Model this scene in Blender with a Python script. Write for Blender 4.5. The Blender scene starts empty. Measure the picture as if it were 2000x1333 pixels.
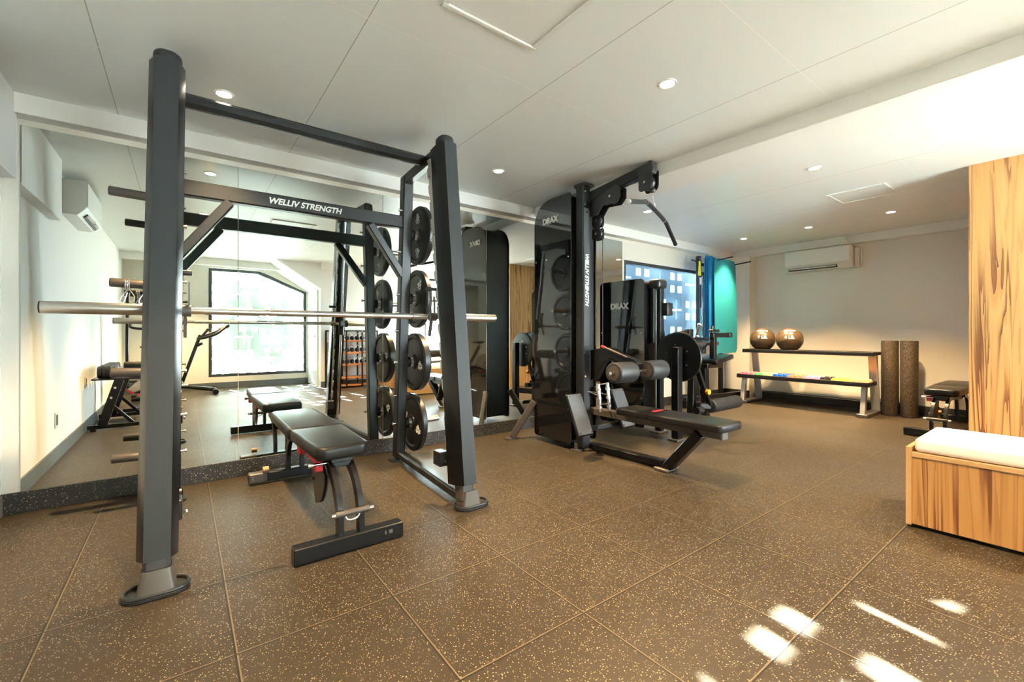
import bpy, bmesh, math, random
from mathutils import Vector, Matrix
random.seed(7)
scene = bpy.context.scene
COL = scene.collection
PI = math.pi
R = math.radians

# ------------------------------------------------------------------ camera
# level camera 1 m above the floor; x runs along the mirror wall, y towards it
cam_d = bpy.data.cameras.new('camera')
cam = bpy.data.objects.new('camera', cam_d)
COL.objects.link(cam)
cam.location = (0, 0, 1.0)
cam.rotation_euler = (R(90), 0, R(-36.87))
cam_d.sensor_width = 36.0
cam_d.lens = 857.0 / 2000.0 * 36.0
cam_d.shift_y = (652 - 666.5) / 2000.0
cam_d.clip_start = 0.02
scene.camera = cam

# ------------------------------------------------------------------ world, sun, exposure
scene.view_settings.view_transform = 'Standard'
scene.view_settings.look = 'None'
scene.view_settings.gamma = 1.0
scene.view_settings.use_curve_mapping = False
scene.view_settings.exposure = 1.6
scene.cycles.use_denoising = True
scene.cycles.max_bounces = 12
scene.cycles.diffuse_bounces = 6
scene.cycles.glossy_bounces = 6
scene.cycles.transparent_max_bounces = 12
scene.cycles.sample_clamp_indirect = 8.0
scene.cycles.caustics_reflective = False
scene.cycles.caustics_refractive = False

SKY = 40.0
w = bpy.data.worlds.new('sky')
scene.world = w
w.use_nodes = True
nt = w.node_tree
bg = nt.nodes['Background']
bg.inputs[0].default_value = (0.79, 0.93, 1.0, 1)
bg.inputs[1].default_value = SKY

sd = bpy.data.lights.new('sun', 'SUN')
sd.energy = 800.0
sd.angle = R(0.6)
sd.color = (0.95, 0.98, 1.0)
sun = bpy.data.objects.new('sun', sd)
COL.objects.link(sun)
sun.location = (0, -8, 8)
sun.rotation_euler = Vector((0.20, 1.0, -0.68)).to_track_quat('-Z', 'Y').to_euler()

def portal(name, loc, sx, sz, facing):
    """marks a window opening for sampling the sky"""
    l = bpy.data.lights.new(name, 'AREA')
    l.shape = 'RECTANGLE'
    l.size = sx
    l.size_y = sz
    l.cycles.is_portal = True
    o = bpy.data.objects.new(name, l)
    COL.objects.link(o)
    o.location = loc
    o.rotation_euler = Vector(facing).to_track_quat('-Z', 'Y').to_euler()
portal('sky_portal', (1.2, -2.72, 1.26), 1.8, 2.2, (0, 1, 0))
portal('sky_portal', (4.15, -1.55, 1.42), 1.1, 1.7, (0, 1, 0))
portal('sky_portal', (5.03, -0.9, 0.98), 0.6, 1.9, (-1, 0, 0))
portal('sky_portal', (5.5, 3.95, 1.31), 2.0, 1.3, (0, -1, 0))

# ------------------------------------------------------------------ materials
MATS = {}
def mat(name, col, rough=0.5, metal=0.0, spec=0.5, coat=0.0, coat_rough=0.1, emit=None, estr=0.0):
    m = bpy.data.materials.new(name)
    m.use_nodes = True
    b = m.node_tree.nodes['Principled BSDF']
    b.inputs['Base Color'].default_value = (*col, 1)
    b.inputs['Roughness'].default_value = rough
    b.inputs['Metallic'].default_value = metal
    b.inputs['Specular IOR Level'].default_value = spec
    b.inputs['Coat Weight'].default_value = coat
    b.inputs['Coat Roughness'].default_value = coat_rough
    if emit:
        b.inputs['Emission Color'].default_value = (*emit, 1)
        b.inputs['Emission Strength'].default_value = estr
    MATS[name] = m
    return m

def nodes(m):
    return m.node_tree.nodes, m.node_tree.links, m.node_tree.nodes['Principled BSDF']

def N(nt, t, **kw):
    n = nt.nodes.new(t)
    for k, v in kw.items():
        setattr(n, k, v)
    return n

def math_node(nt, op, a, b=None, c=None):
    n = nt.nodes.new('ShaderNodeMath')
    n.operation = op
    for i, v in enumerate((a, b, c)):
        if v is None:
            continue
        if isinstance(v, (int, float)):
            n.inputs[i].default_value = v
        else:
            nt.links.new(v, n.inputs[i])
    return n.outputs[0]

def coord(nt):
    g = nt.nodes.new('ShaderNodeNewGeometry')
    s = nt.nodes.new('ShaderNodeSeparateXYZ')
    nt.links.new(g.outputs['Position'], s.inputs[0])
    return g.outputs['Position'], s.outputs[0], s.outputs[1], s.outputs[2]

def grid_line(nt, v, off, step, half):
    """1 within half of a line of the grid off + k * step"""
    a = math_node(nt, 'SUBTRACT', v, off)
    a = math_node(nt, 'DIVIDE', a, step)
    a = math_node(nt, 'FRACT', a)
    a = math_node(nt, 'SUBTRACT', a, 0.5)
    a = math_node(nt, 'ABSOLUTE', a)
    return math_node(nt, 'GREATER_THAN', a, 0.5 - half / step)

def mixc(nt, fac, a, b):
    n = nt.nodes.new('ShaderNodeMix')
    n.data_type = 'RGBA'
    for i, v in ((0, fac), (6, a), (7, b)):
        if isinstance(v, (int, float)):
            n.inputs[i].default_value = v
        elif isinstance(v, tuple):
            n.inputs[i].default_value = (*v, 1)
        else:
            nt.links.new(v, n.inputs[i])
    return n.outputs[2]

def speckle(nt, pos, scale, size, keep):
    """small irregular chips: 1 inside a chip"""
    out = None
    for k, (sc, st) in enumerate(((scale, (1, 1, 1)), (scale * 1.37, (1.7, 0.8, 1)))):
        mp = N(nt, 'ShaderNodeMapping')
        mp.inputs['Scale'].default_value = st
        mp.inputs['Rotation'].default_value = (0, 0, 0.6 + k)
        nt.links.new(pos, mp.inputs[0])
        v = N(nt, 'ShaderNodeTexVoronoi')
        v.inputs['Scale'].default_value = sc
        nt.links.new(mp.outputs[0], v.inputs['Vector'])
        d = math_node(nt, 'LESS_THAN', v.outputs['Distance'], size)
        s = N(nt, 'ShaderNodeSeparateColor')
        nt.links.new(v.outputs['Color'], s.inputs[0])
        c = math_node(nt, 'LESS_THAN', s.outputs[0], keep)
        m = math_node(nt, 'MULTIPLY', d, c)
        out = m if out is None else math_node(nt, 'MAXIMUM', out, m)
    return out

# floor: speckled rubber tiles
FX0, FY0, FS = 0.131, 0.593, 0.507
m = mat('rubber_tiles', (0.07, 0.06, 0.045), 0.5, spec=0.3)
nt = m.node_tree; b = nt.nodes['Principled BSDF']
pos, X, Y, Z = coord(nt)
nz = N(nt, 'ShaderNodeTexNoise'); nz.inputs['Scale'].default_value = 1.3; nz.inputs['Detail'].default_value = 4
nt.links.new(pos, nz.inputs['Vector'])
base = mixc(nt, nz.outputs[0], (0.020, 0.0145, 0.0085), (0.036, 0.0265, 0.0155))
n2 = N(nt, 'ShaderNodeTexNoise'); n2.inputs['Scale'].default_value = 260; n2.inputs['Detail'].default_value = 2
nt.links.new(pos, n2.inputs['Vector'])
base = mixc(nt, math_node(nt, 'MULTIPLY', n2.outputs[0], 0.35), base, (0.05, 0.04, 0.03))
sp = speckle(nt, pos, 118, 0.25, 0.28)
base = mixc(nt, sp, base, (0.27, 0.22, 0.14))
j = math_node(nt, 'MAXIMUM', grid_line(nt, X, FX0, FS, 0.003), grid_line(nt, Y, FY0, FS, 0.003))
lit_edge = math_node(nt, 'MAXIMUM', grid_line(nt, X, FX0+0.005, FS, 0.0022), grid_line(nt, Y, FY0+0.005, FS, 0.0022))  # light caught on tile edges, painted as tan lines beside the joints
base = mixc(nt, lit_edge, base, (0.125, 0.092, 0.052))
base = mixc(nt, j, base, (0.012, 0.011, 0.01))
nt.links.new(base, b.inputs['Base Color'])
rn = math_node(nt, 'MULTIPLY_ADD', nz.outputs[0], 0.18, 0.36)
nt.links.new(rn, b.inputs['Roughness'])
bp = N(nt, 'ShaderNodeBump'); bp.inputs['Strength'].default_value = 0.25; bp.inputs['Distance'].default_value = 0.002
h = math_node(nt, 'SUBTRACT', n2.outputs[0], math_node(nt, 'MULTIPLY', j, 4.0))
nt.links.new(h, bp.inputs['Height']); nt.links.new(bp.outputs[0], b.inputs['Normal'])

# speckled dark rubber skirting under the mirror
m = mat('rubber_skirting', (0.02, 0.02, 0.02), 0.5)
nt = m.node_tree; b = nt.nodes['Principled BSDF']
pos, X, Y, Z = coord(nt)
mp = N(nt, 'ShaderNodeMapping'); mp.inputs['Rotation'].default_value = (PI/2, 0, 0); nt.links.new(pos, mp.inputs[0])
sp = speckle(nt, mp.outputs[0], 90, 0.24, 0.30)
nt.links.new(mixc(nt, sp, (0.02, 0.019, 0.018), (0.36, 0.30, 0.22)), b.inputs['Base Color'])

def plaster(name, col, scale=90, strength=0.25):
    m = mat(name, col, 0.75, spec=0.3)
    nt = m.node_tree; b = nt.nodes['Principled BSDF']
    pos, X, Y, Z = coord(nt)
    nz = N(nt, 'ShaderNodeTexNoise'); nz.inputs['Scale'].default_value = scale; nz.inputs['Detail'].default_value = 3
    nt.links.new(pos, nz.inputs['Vector'])
    bp = N(nt, 'ShaderNodeBump'); bp.inputs['Strength'].default_value = strength; bp.inputs['Distance'].default_value = 0.002
    nt.links.new(nz.outputs[0], bp.inputs['Height']); nt.links.new(bp.outputs[0], b.inputs['Normal'])
    return m
plaster('wall_paint', (0.78, 0.745, 0.66), 60, 0.35)
plaster('white_paint', (0.90, 0.895, 0.865), 60, 0.3)
plaster('panel_paint', (0.86, 0.86, 0.84), 8, 0.0)
MATS['panel_paint'].node_tree.nodes['Principled BSDF'].inputs['Roughness'].default_value = 0.35

m = mat('ceiling_panels', (0.86, 0.86, 0.82), 0.38, spec=0.4)
nt = m.node_tree; b = nt.nodes['Principled BSDF']
pos, X, Y, Z = coord(nt)
cc = mixc(nt, grid_line(nt, X, -0.309, 0.924, 0.0022), (0.87, 0.905, 0.885), (0.50, 0.50, 0.45))
nt.links.new(mixc(nt, grid_line(nt, Y, 0.89, 0.924, 0.0022), cc, (0.97, 0.97, 0.93)), b.inputs['Base Color'])  # joints along x painted pale, like grooves catching light
nz = N(nt, 'ShaderNodeTexNoise'); nz.inputs['Scale'].default_value = 1.1; nz.inputs['Detail'].default_value = 1
nt.links.new(pos, nz.inputs['Vector'])
bp = N(nt, 'ShaderNodeBump'); bp.inputs['Strength'].default_value = 0.35; bp.inputs['Distance'].default_value = 0.02
nt.links.new(nz.outputs[0], bp.inputs['Height']); nt.links.new(bp.outputs[0], b.inputs['Normal'])

# streaked olive wood, grain running up
def wood(name, dark=1.0):
    m = mat(name, (0.7, 0.45, 0.2), 0.42, spec=0.4)
    nt = m.node_tree; b = nt.nodes['Principled BSDF']
    pos, X, Y, Z = coord(nt)
    s = math_node(nt, 'ADD', X, Y)
    # boards of 0.11 m, each with its own offset
    bd = math_node(nt, 'FLOOR', math_node(nt, 'DIVIDE', s, 0.11))
    wn = N(nt, 'ShaderNodeTexWhiteNoise', noise_dimensions='1D'); nt.links.new(bd, wn.inputs['W'])
    def stretched(fs, fz, sc, det, dist):
        cmb = N(nt, 'ShaderNodeCombineXYZ')
        nt.links.new(math_node(nt, 'MULTIPLY', s, fs), cmb.inputs[0])
        nt.links.new(math_node(nt, 'MULTIPLY', wn.outputs['Value'], 30.0), cmb.inputs[1])
        nt.links.new(math_node(nt, 'MULTIPLY', Z, fz), cmb.inputs[2])
        n = N(nt, 'ShaderNodeTexNoise'); n.inputs['Scale'].default_value = sc; n.inputs['Detail'].default_value = det; n.inputs['Distortion'].default_value = dist
        nt.links.new(cmb.outputs[0], n.inputs['Vector'])
        return n.outputs[0]
    n1 = stretched(9.0, 0.32, 1.0, 4, 0.5)
    f = math_node(nt, 'FRACT', math_node(nt, 'MULTIPLY', n1, 8.0))
    cr = N(nt, 'ShaderNodeValToRGB')
    E = cr.color_ramp.elements
    E[0].position = 0.0; E[0].color = (0.10, 0.035, 0.012, 1)
    E[1].position = 1.0; E[1].color = (0.42, 0.20, 0.07, 1)
    for p, c in ((0.16, (0.17, 0.065, 0.02, 1)), (0.34, (0.36, 0.18, 0.06, 1)), (0.7, (0.45, 0.245, 0.085, 1)), (0.93, (0.36, 0.17, 0.055, 1))):
        e = E.new(p); e.color = c
    nt.links.new(f, cr.inputs[0])
    n3 = stretched(7.0, 0.5, 1.0, 2, 0.3)
    patch = math_node(nt, 'MINIMUM', math_node(nt, 'MULTIPLY', math_node(nt, 'MAXIMUM', math_node(nt, 'SUBTRACT', n3, 0.38), 0.0), 7.0), 1.0)
    fine = stretched(90.0, 2.5, 1.0, 3, 0.2)
    plain = mixc(nt, wn.outputs['Value'], (0.46, 0.25, 0.085), (0.36, 0.18, 0.058))
    plain = mixc(nt, math_node(nt, 'MULTIPLY', fine, 0.35), plain, (0.38, 0.18, 0.06))
    c = mixc(nt, math_node(nt, 'MAXIMUM', patch, 0.35), plain, cr.outputs[0])
    nt.links.new(c, b.inputs['Base Color'])
    return m
wood('olive_wood')
mat('wood_edge', (0.46, 0.27, 0.12), 0.5)
mat('shelf_wood', (0.42, 0.17, 0.06), 0.5)

mat('black_frame', (0.008, 0.009, 0.010), 0.36, spec=0.35)
mat('frame_dark', (0.005, 0.005, 0.006), 0.30, spec=0.35)
mat('post_front', (0.019, 0.021, 0.023), 0.5, spec=0.3)
mat('bronze_black', (0.060, 0.050, 0.042), 0.38)
mat('black_plastic', (0.012, 0.012, 0.013), 0.4)
mat('gloss_black', (0.006, 0.006, 0.007), 0.04, spec=0.6, coat=0.35, coat_rough=0.02)
mat('rubber', (0.009, 0.009, 0.010), 0.36, spec=0.4)
mat('foam', (0.022, 0.023, 0.025), 0.5, spec=0.35)
mat('vinyl', (0.009, 0.009, 0.009), 0.33, spec=0.28)
mat('chrome', (0.72, 0.72, 0.73), 0.16, metal=1.0)
mat('steel', (0.55, 0.55, 0.54), 0.3, metal=1.0)
mat('sleeve_steel', (0.50, 0.48, 0.45), 0.34, metal=1.0)
mat('grey_metal', (0.13, 0.12, 0.11), 0.38, metal=0.6)
mat('silver_paint', (0.52, 0.52, 0.50), 0.35, metal=0.5)
mat('lettering_white', (0.95, 0.95, 0.95), 0.5)
mat('red_paint', (0.60, 0.02, 0.03), 0.4)
mat('orange_paint', (0.90, 0.30, 0.02), 0.4)
mat('white_plastic', (0.80, 0.80, 0.77), 0.35)
mat('vent_dark', (0.03, 0.03, 0.03), 0.6)
mat('cushion', (0.86, 0.86, 0.84), 0.6)
mat('dark_skirting', (0.02, 0.02, 0.02), 0.5)
mat('grey_skirting', (0.10, 0.11, 0.115), 0.5)
mat('window_metal', (0.03, 0.035, 0.038), 0.4)
mat('mat_blue', (0.0, 0.13, 0.33), 0.55)
mat('mat_teal', (0.01, 0.21, 0.28), 0.55)
mat('yellow', (0.80, 0.75, 0.01), 0.5)
mat('orange_bag', (0.80, 0.18, 0.01), 0.5)
mat('paper', (0.75, 0.72, 0.75), 0.6)
mat('outside_ground', (0.36, 0.36, 0.34), 0.8)
mat('breeze_white', (0.85, 0.86, 0.82), 0.85)
mat('breeze_blue', (0.15, 0.21, 0.27), 0.85)
mat('lamp_face', (1, 1, 1), 0.5, emit=(1.0, 0.90, 0.72), estr=14.0)
mat('trim_white', (0.85, 0.85, 0.82), 0.4)
mat('flywheel', (0.62, 0.60, 0.54), 0.35)
mat('bronze_ball', (0.085, 0.055, 0.030), 0.33)

m = mat('mirror', (0.86, 0.91, 0.87), 0.0, metal=1.0)

# foam roller: black with brown flecks
m = mat('roller_foam', (0.05, 0.04, 0.03), 0.6)
nt = m.node_tree; b = nt.nodes['Principled BSDF']
pos, X, Y, Z = coord(nt)
sp = speckle(nt, pos, 120, 0.34, 0.45)
nt.links.new(mixc(nt, sp, (0.035, 0.026, 0.017), (0.20, 0.14, 0.07)), b.inputs['Base Color'])

# diamond tread plate
m = mat('tread_plate', (0.10, 0.105, 0.115), 0.42, metal=0.5)
nt = m.node_tree; b = nt.nodes['Principled BSDF']
pos, X, Y, Z = coord(nt)
wv = N(nt, 'ShaderNodeTexChecker'); wv.inputs['Scale'].default_value = 95
mp = N(nt, 'ShaderNodeMapping'); mp.inputs['Rotation'].default_value = (0.5, 0.8, 0.78); nt.links.new(pos, mp.inputs[0]); nt.links.new(mp.outputs[0], wv.inputs[0])
bp = N(nt, 'ShaderNodeBump'); bp.inputs['Strength'].default_value = 0.8; bp.inputs['Distance'].default_value = 0.002
nt.links.new(wv.outputs[1], bp.inputs['Height']); nt.links.new(bp.outputs[0], b.inputs['Normal'])

def glass_mat(name, tint, clear, diff):
    """pane that lets part of the light straight through and scatters the rest"""
    m = bpy.data.materials.new(name); m.use_nodes = True
    nt = m.node_tree; nt.nodes.clear()
    out = N(nt, 'ShaderNodeOutputMaterial')
    tr = N(nt, 'ShaderNodeBsdfTransparent'); tr.inputs[0].default_value = (*tint, 1)
    tl = N(nt, 'ShaderNodeBsdfTranslucent'); tl.inputs[0].default_value = (*diff, 1)
    gl = N(nt, 'ShaderNodeBsdfGlossy'); gl.inputs[0].default_value = (1, 1, 1, 1); gl.inputs[1].default_value = 0.02
    m1 = N(nt, 'ShaderNodeMixShader'); m1.inputs[0].default_value = clear
    nt.links.new(tl.outputs[0], m1.inputs[1]); nt.links.new(tr.outputs[0], m1.inputs[2])
    m2 = N(nt, 'ShaderNodeMixShader'); m2.inputs[0].default_value = 0.05
    nt.links.new(m1.outputs[0], m2.inputs[1]); nt.links.new(gl.outputs[0], m2.inputs[2])
    nt.links.new(m2.outputs[0], out.inputs[0])
    MATS[name] = m
glass_mat('frosted_glass', (0.95, 0.99, 0.95), 0.26, (0.11, 0.13, 0.11))
glass_mat('blue_glass', (0.80, 0.90, 0.97), 0.72, (0.14, 0.22, 0.28))
glass_mat('tinted_glass', (0.50, 0.53, 0.52), 0.95, (0.3, 0.3, 0.3))  # tint cuts the daylight through the added window
glass_mat('clear_glass', (0.97, 0.99, 1.0), 0.97, (0.8, 0.8, 0.8))

# ------------------------------------------------------------------ mesh building
def rotm(d, up=(0, 0, 1)):
    """matrix whose z runs along d"""
    d = Vector(d).normalized()
    up = Vector(up)
    if abs(d.dot(up)) > 0.98:
        up = Vector((0, 1, 0))
    x = up.cross(d).normalized()
    y = d.cross(x)
    return Matrix((x, y, d)).transposed().to_4x4()

class MB:
    def __init__(s):
        s.bm = bmesh.new()
    def add(s, t, mtx=None):
        if mtx is not None:
            bmesh.ops.transform(t, matrix=mtx, verts=t.verts)
        me = bpy.data.meshes.new('tmp')
        t.to_mesh(me); t.free()
        s.bm.from_mesh(me)
        bpy.data.meshes.remove(me)
        return s
    def box(s, c, d, bevel=0.0, rot=None, seg=1):
        t = bmesh.new()
        bmesh.ops.create_cube(t, size=1.0)
        bmesh.ops.scale(t, vec=d, verts=t.verts)
        if bevel > 0:
            bmesh.ops.bevel(t, geom=t.edges[:], offset=bevel, segments=seg, profile=0.5, affect='EDGES')
        m = Matrix.Translation(c)
        if rot is not None:
            m = m @ rot
        return s.add(t, m)
    def bar(s, p0, p1, w, h, bevel=0.006, up=(0, 0, 1), ext=0.0):
        """box section bar: h lies along up, w across"""
        p0, p1 = Vector(p0), Vector(p1)
        d = p1 - p0
        return s.box((p0 + p1) / 2, (w, h, d.length + ext), bevel, rotm(d, up))
    def cyl(s, p0, p1, r, seg=24, r2=None, bevel=0.0):
        p0, p1 = Vector(p0), Vector(p1)
        d = p1 - p0
        t = bmesh.new()
        bmesh.ops.create_cone(t, cap_ends=True, segments=seg, radius1=r, radius2=r if r2 is None else r2, depth=d.length)
        if bevel > 0:
            es = [e for e in t.edges if abs(e.verts[0].co.z - e.verts[1].co.z) < 1e-6]
            bmesh.ops.bevel(t, geom=es, offset=bevel, segments=3, profile=0.5, affect='EDGES')
        return s.add(t, Matrix.Translation((p0 + p1) / 2) @ rotm(d))
    def sphere(s, c, r, sc=(1, 1, 1), seg=24):
        t = bmesh.new()
        bmesh.ops.create_uvsphere(t, u_segments=seg, v_segments=seg // 2, radius=r)
        return s.add(t, Matrix.Translation(c) @ Matrix.Diagonal((*sc, 1)))
    def prism(s, pts, z0, z1, mtx=None, bevel=0.0, seg=2):
        """closed outline in the local xy plane pulled from z0 to z1"""
        t = bmesh.new()
        a = [t.verts.new((x, y, z0)) for x, y in pts]
        c = [t.verts.new((x, y, z1)) for x, y in pts]
        n = len(pts)
        t.faces.new(a[::-1]); t.faces.new(c)
        for i in range(n):
            t.faces.new((a[i], a[(i+1) % n], c[(i+1) % n], c[i]))
        bmesh.ops.recalc_face_normals(t, faces=t.faces)
        if bevel > 0:
            es = [e for e in t.edges if abs(e.verts[0].co.z - e.verts[1].co.z) < 1e-6]
            bmesh.ops.bevel(t, geom=es, offset=bevel, segments=seg, profile=0.5, affect='EDGES')
        return s.add(t, mtx)
    def tube(s, pts, r, seg=12, closed=False, w=None, h=None, up=(0, 0, 1)):
        """round tube, or a box section w x h, along a path"""
        pts = [Vector(p) for p in pts]
        n = len(pts)
        t = bmesh.new()
        rings = []
        prev = None
        for i, p in enumerate(pts):
            if closed:
                d = pts[(i+1) % n] - pts[i-1]
            else:
                d = pts[min(i+1, n-1)] - pts[max(i-1, 0)]
            d.normalize()
            if prev is None:
                u = Vector(up)
                if abs(u.dot(d)) > 0.95:
                    u = Vector((1, 0, 0))
                x = u.cross(d).normalized()
            else:
                x = (prev - d * prev.dot(d)).normalized()
            y = d.cross(x)
            prev = x
            if w is None:
                ring = [t.verts.new(p + x * (math.cos(2*PI*k/seg) * r) + y * (math.sin(2*PI*k/seg) * r)) for k in range(seg)]
            else:
                ring = [t.verts.new(p + x * a * w/2 + y * b_ * h/2) for a, b_ in ((-1, -1), (1, -1), (1, 1), (-1, 1))]
            rings.append(ring)
        k = len(rings[0])
        for i in range(n if closed else n - 1):
            A, B = rings[i], rings[(i+1) % n]
            for q in range(k):
                t.faces.new((A[q], A[(q+1) % k], B[(q+1) % k], B[q]))
        if not closed:
            t.faces.new(rings[0][::-1]); t.faces.new(rings[-1])
        bmesh.ops.recalc_face_normals(t, faces=t.faces)
        return s.add(t)
    def lathe(s, prof, mtx=None, seg=40):
        """profile of (r, z) spun round z"""
        t = bmesh.new()
        rings = []
        for r, z in prof:
            if r < 1e-6:
                rings.append([t.verts.new((0, 0, z))])
            else:
                rings.append([t.verts.new((r*math.cos(2*PI*k/seg), r*math.sin(2*PI*k/seg), z)) for k in range(seg)])
        for A, B in zip(rings, rings[1:]):
            for q in range(seg):
                a = A if len(A) == 1 else [A[q], A[(q+1) % seg]]
                c = B if len(B) == 1 else [B[(q+1) % seg], B[q]]
                f = a + c
                if len(f) > 2:
                    t.faces.new(f)
        bmesh.ops.recalc_face_normals(t, faces=t.faces)
        return s.add(t, mtx)
    def quad(s, pts):
        t = bmesh.new()
        t.faces.new([t.verts.new(p) for p in pts])
        return s.add(t)

def arc(cx, cy, r, a0, a1, n=8):
    return [(cx + r*math.cos(R(a0 + (a1-a0)*i/n)), cy + r*math.sin(R(a0 + (a1-a0)*i/n))) for i in range(n+1)]

def rrect(x0, y0, x1, y1, r, n=5):
    rs = r if isinstance(r, (tuple, list)) else (r,)*4     # corners: x0y0, x1y0, x1y1, x0y1
    p = []
    for (cx, cy, a), q in zip(((x0, y0, 180), (x1, y0, 270), (x1, y1, 0), (x0, y1, 90)), rs):
        sx = 1 if cx == x0 else -1
        sy = 1 if cy == y0 else -1
        if q <= 0:
            p.append((cx, cy))
        else:
            p += arc(cx + sx*q, cy + sy*q, q, a, a + 90, n)
    return p

def smooth_path(pts, n=6):
    """Catmull-Rom through the points"""
    P = [Vector(p) for p in pts]
    P = [P[0]*2 - P[1]] + P + [P[-1]*2 - P[-2]]
    out = []
    for i in range(1, len(P) - 2):
        for k in range(n):
            t = k / n
            a, b_, c, d = P[i-1], P[i], P[i+1], P[i+2]
            out.append(0.5 * ((2*b_) + (c - a)*t + (2*a - 5*b_ + 4*c - d)*t*t + (-a + 3*b_ - 3*c + d)*t**3))
    out.append(P[-2])
    return out

def finish(name, mb, material, parent=None, origin=None, angle=33):
    bm = mb.bm if isinstance(mb, MB) else mb
    if origin is not None:
        bmesh.ops.translate(bm, vec=-Vector(origin), verts=bm.verts)
    me = bpy.data.meshes.new(name)
    bm.to_mesh(me); bm.free()
    me.polygons.foreach_set('use_smooth', [True]*len(me.polygons))
    me.set_sharp_from_angle(angle=R(angle))
    me.materials.append(MATS[material])
    o = bpy.data.objects.new(name, me)
    COL.objects.link(o)
    if parent is not None:
        o.parent = parent
    return o

def tag(o, label, cat, group=None, kind=None):
    o['label'] = label
    o['category'] = cat
    if group: o['group'] = group
    if kind: o['kind'] = kind
    return o

class Thing:
    """an Empty at the thing's base; parts are given in world (or local) coordinates around it"""
    def __init__(s, name, label, cat, loc=(0, 0, 0), group=None):
        s.o = bpy.data.objects.new(name, None)
        s.o.empty_display_size = 0.1
        COL.objects.link(s.o)
        s.o.location = loc
        s.loc = Vector(loc)
        tag(s.o, label, cat, group)
    def part(s, name, mb, material, parent=None, label=None, angle=33):
        o = finish(name, mb, material, parent or s.o, s.loc, angle)
        if label: o['label'] = label
        return o

def solid(name, mb, material, label, cat, group=None, loc=None):
    """a thing that is one mesh, its origin at loc"""
    o = finish(name, mb, material, None, loc)
    if loc is not None:
        o.location = loc
    return tag(o, label, cat, group)

def struct(name, mb, material, parent=None):
    o = finish(name, mb, material, parent)
    o['kind'] = 'structure'
    return o

def copy_tree(o, parent=None):
    c = o.copy(); COL.objects.link(c); c.parent = parent
    for ch in o.children:
        copy_tree(ch, c)
    return c

def text_mb(string, size, mtx, shear=0.0, bold=0.0, depth=0.0015, xscale=1.0, align='CENTER'):
    cu = bpy.data.curves.new('txt', 'FONT')
    cu.body = string; cu.size = size; cu.shear = shear; cu.offset = bold
    cu.extrude = depth; cu.align_x = align; cu.align_y = 'CENTER'
    o = bpy.data.objects.new('txt', cu)
    COL.objects.link(o)
    bpy.context.view_layer.update()
    me = bpy.data.meshes.new_from_object(o.evaluated_get(bpy.context.evaluated_depsgraph_get()))
    bpy.data.objects.remove(o); bpy.data.curves.remove(cu)
    t = bmesh.new(); t.from_mesh(me); bpy.data.meshes.remove(me)
    m = MB()
    m.add(t, mtx @ Matrix.Diagonal((xscale, 1, 1, 1)))
    return m

def frame_mtx(o, xdir, ydir):
    x = Vector(xdir).normalized(); y = Vector(ydir).normalized(); z = x.cross(y)
    m = Matrix((x, y, z)).transposed().to_4x4()
    return Matrix.Translation(o) @ m

# ------------------------------------------------------------------ the room
H = 2.31
YM = 3.61      # mirror wall
XL = -0.80     # left wall
XE = 7.20      # far end wall
YW = -2.40     # window wall behind the camera
YN = -1.41     # nearer part of the back wall
XR_ = 2.04     # reveal between the two
XW = 4.90      # wood clad wall
YC = 0.60      # its corner

struct('floor', MB().box(((XL+XE)/2, (YW+YM)/2, -0.05), (XE-XL+0.4, YM-YW+0.4, 0.1)), 'rubber_tiles')
struct('ceiling', MB().box(((XL+XE)/2, (YW+YM)/2, H+0.05), (XE-XL+0.4, YM-YW+0.4, 0.1)), 'ceiling_panels')
# ceiling beam across the room
struct('trim_1', MB().box((3.12, (YW+YM)/2, H-0.045), (0.38, YM-YW, 0.10), 0.004), 'white_paint')

def wall_with_holes(name, axis, pos, thick, a0, a1, z0, z1, holes, material='wall_paint'):
    """wall in the plane axis = pos, thickness away from the room (sign of thick); holes are (a0, a1, z0, z1)"""
    m = MB()
    As = sorted({a0, a1, *[h[0] for h in holes], *[h[1] for h in holes]})
    Zs = sorted({z0, z1, *[h[2] for h in holes], *[h[3] for h in holes]})
    for i in range(len(As)-1):
        for k in range(len(Zs)-1):
            ca, cz = (As[i]+As[i+1])/2, (Zs[k]+Zs[k+1])/2
            if any(h[0] < ca < h[1] and h[2] < cz < h[3] for h in holes):
                continue
            d = abs(thick)
            if axis == 'y':
                m.box((ca, pos + thick/2, cz), (As[i+1]-As[i], d, Zs[k+1]-Zs[k]))
            else:
                m.box((pos + thick/2, ca, cz), (d, As[i+1]-As[i], Zs[k+1]-Zs[k]))
    bmesh.ops.remove_doubles(m.bm, verts=m.bm.verts, dist=1e-5)
    return struct(name, m, material)

WZ0, WZ1 = 0.69, 1.94          # window beyond the mirror
WX0, WX1 = 4.49, 6.45
wall_with_holes('wall_front', 'y', YM, 0.14, XL-0.14, XE+0.14, 0, H, [(WX0, WX1, WZ0, WZ1)])
wall_with_holes('wall_right', 'x', XE, 0.14, YC-0.2, YM, 0, H, [])
wall_with_holes('wall_left', 'x', XL, -0.14, YW-0.14, YM, 0, H, [], 'white_paint')
BX0, BX1, BZ0, BZ1 = 0.37, 2.00, 0.21, 2.20
# window wall with a cut corner window
wall_with_holes('wall_back', 'y', YW, -0.14, XL, XR_, 0, H, [(BX0, BX1, BZ0, BZ1)])
wall_with_holes('wall_back_near', 'y', YN, -0.14, XR_, XW+0.1, 0, H, [(3.60, 4.70, 0.58, 2.18)], 'white_paint')  # opening for the added window
wall_with_holes('wall_reveal', 'x', XR_, 0.14, YW-0.14, YN-0.14, 0, H, [], 'white_paint')
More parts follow.
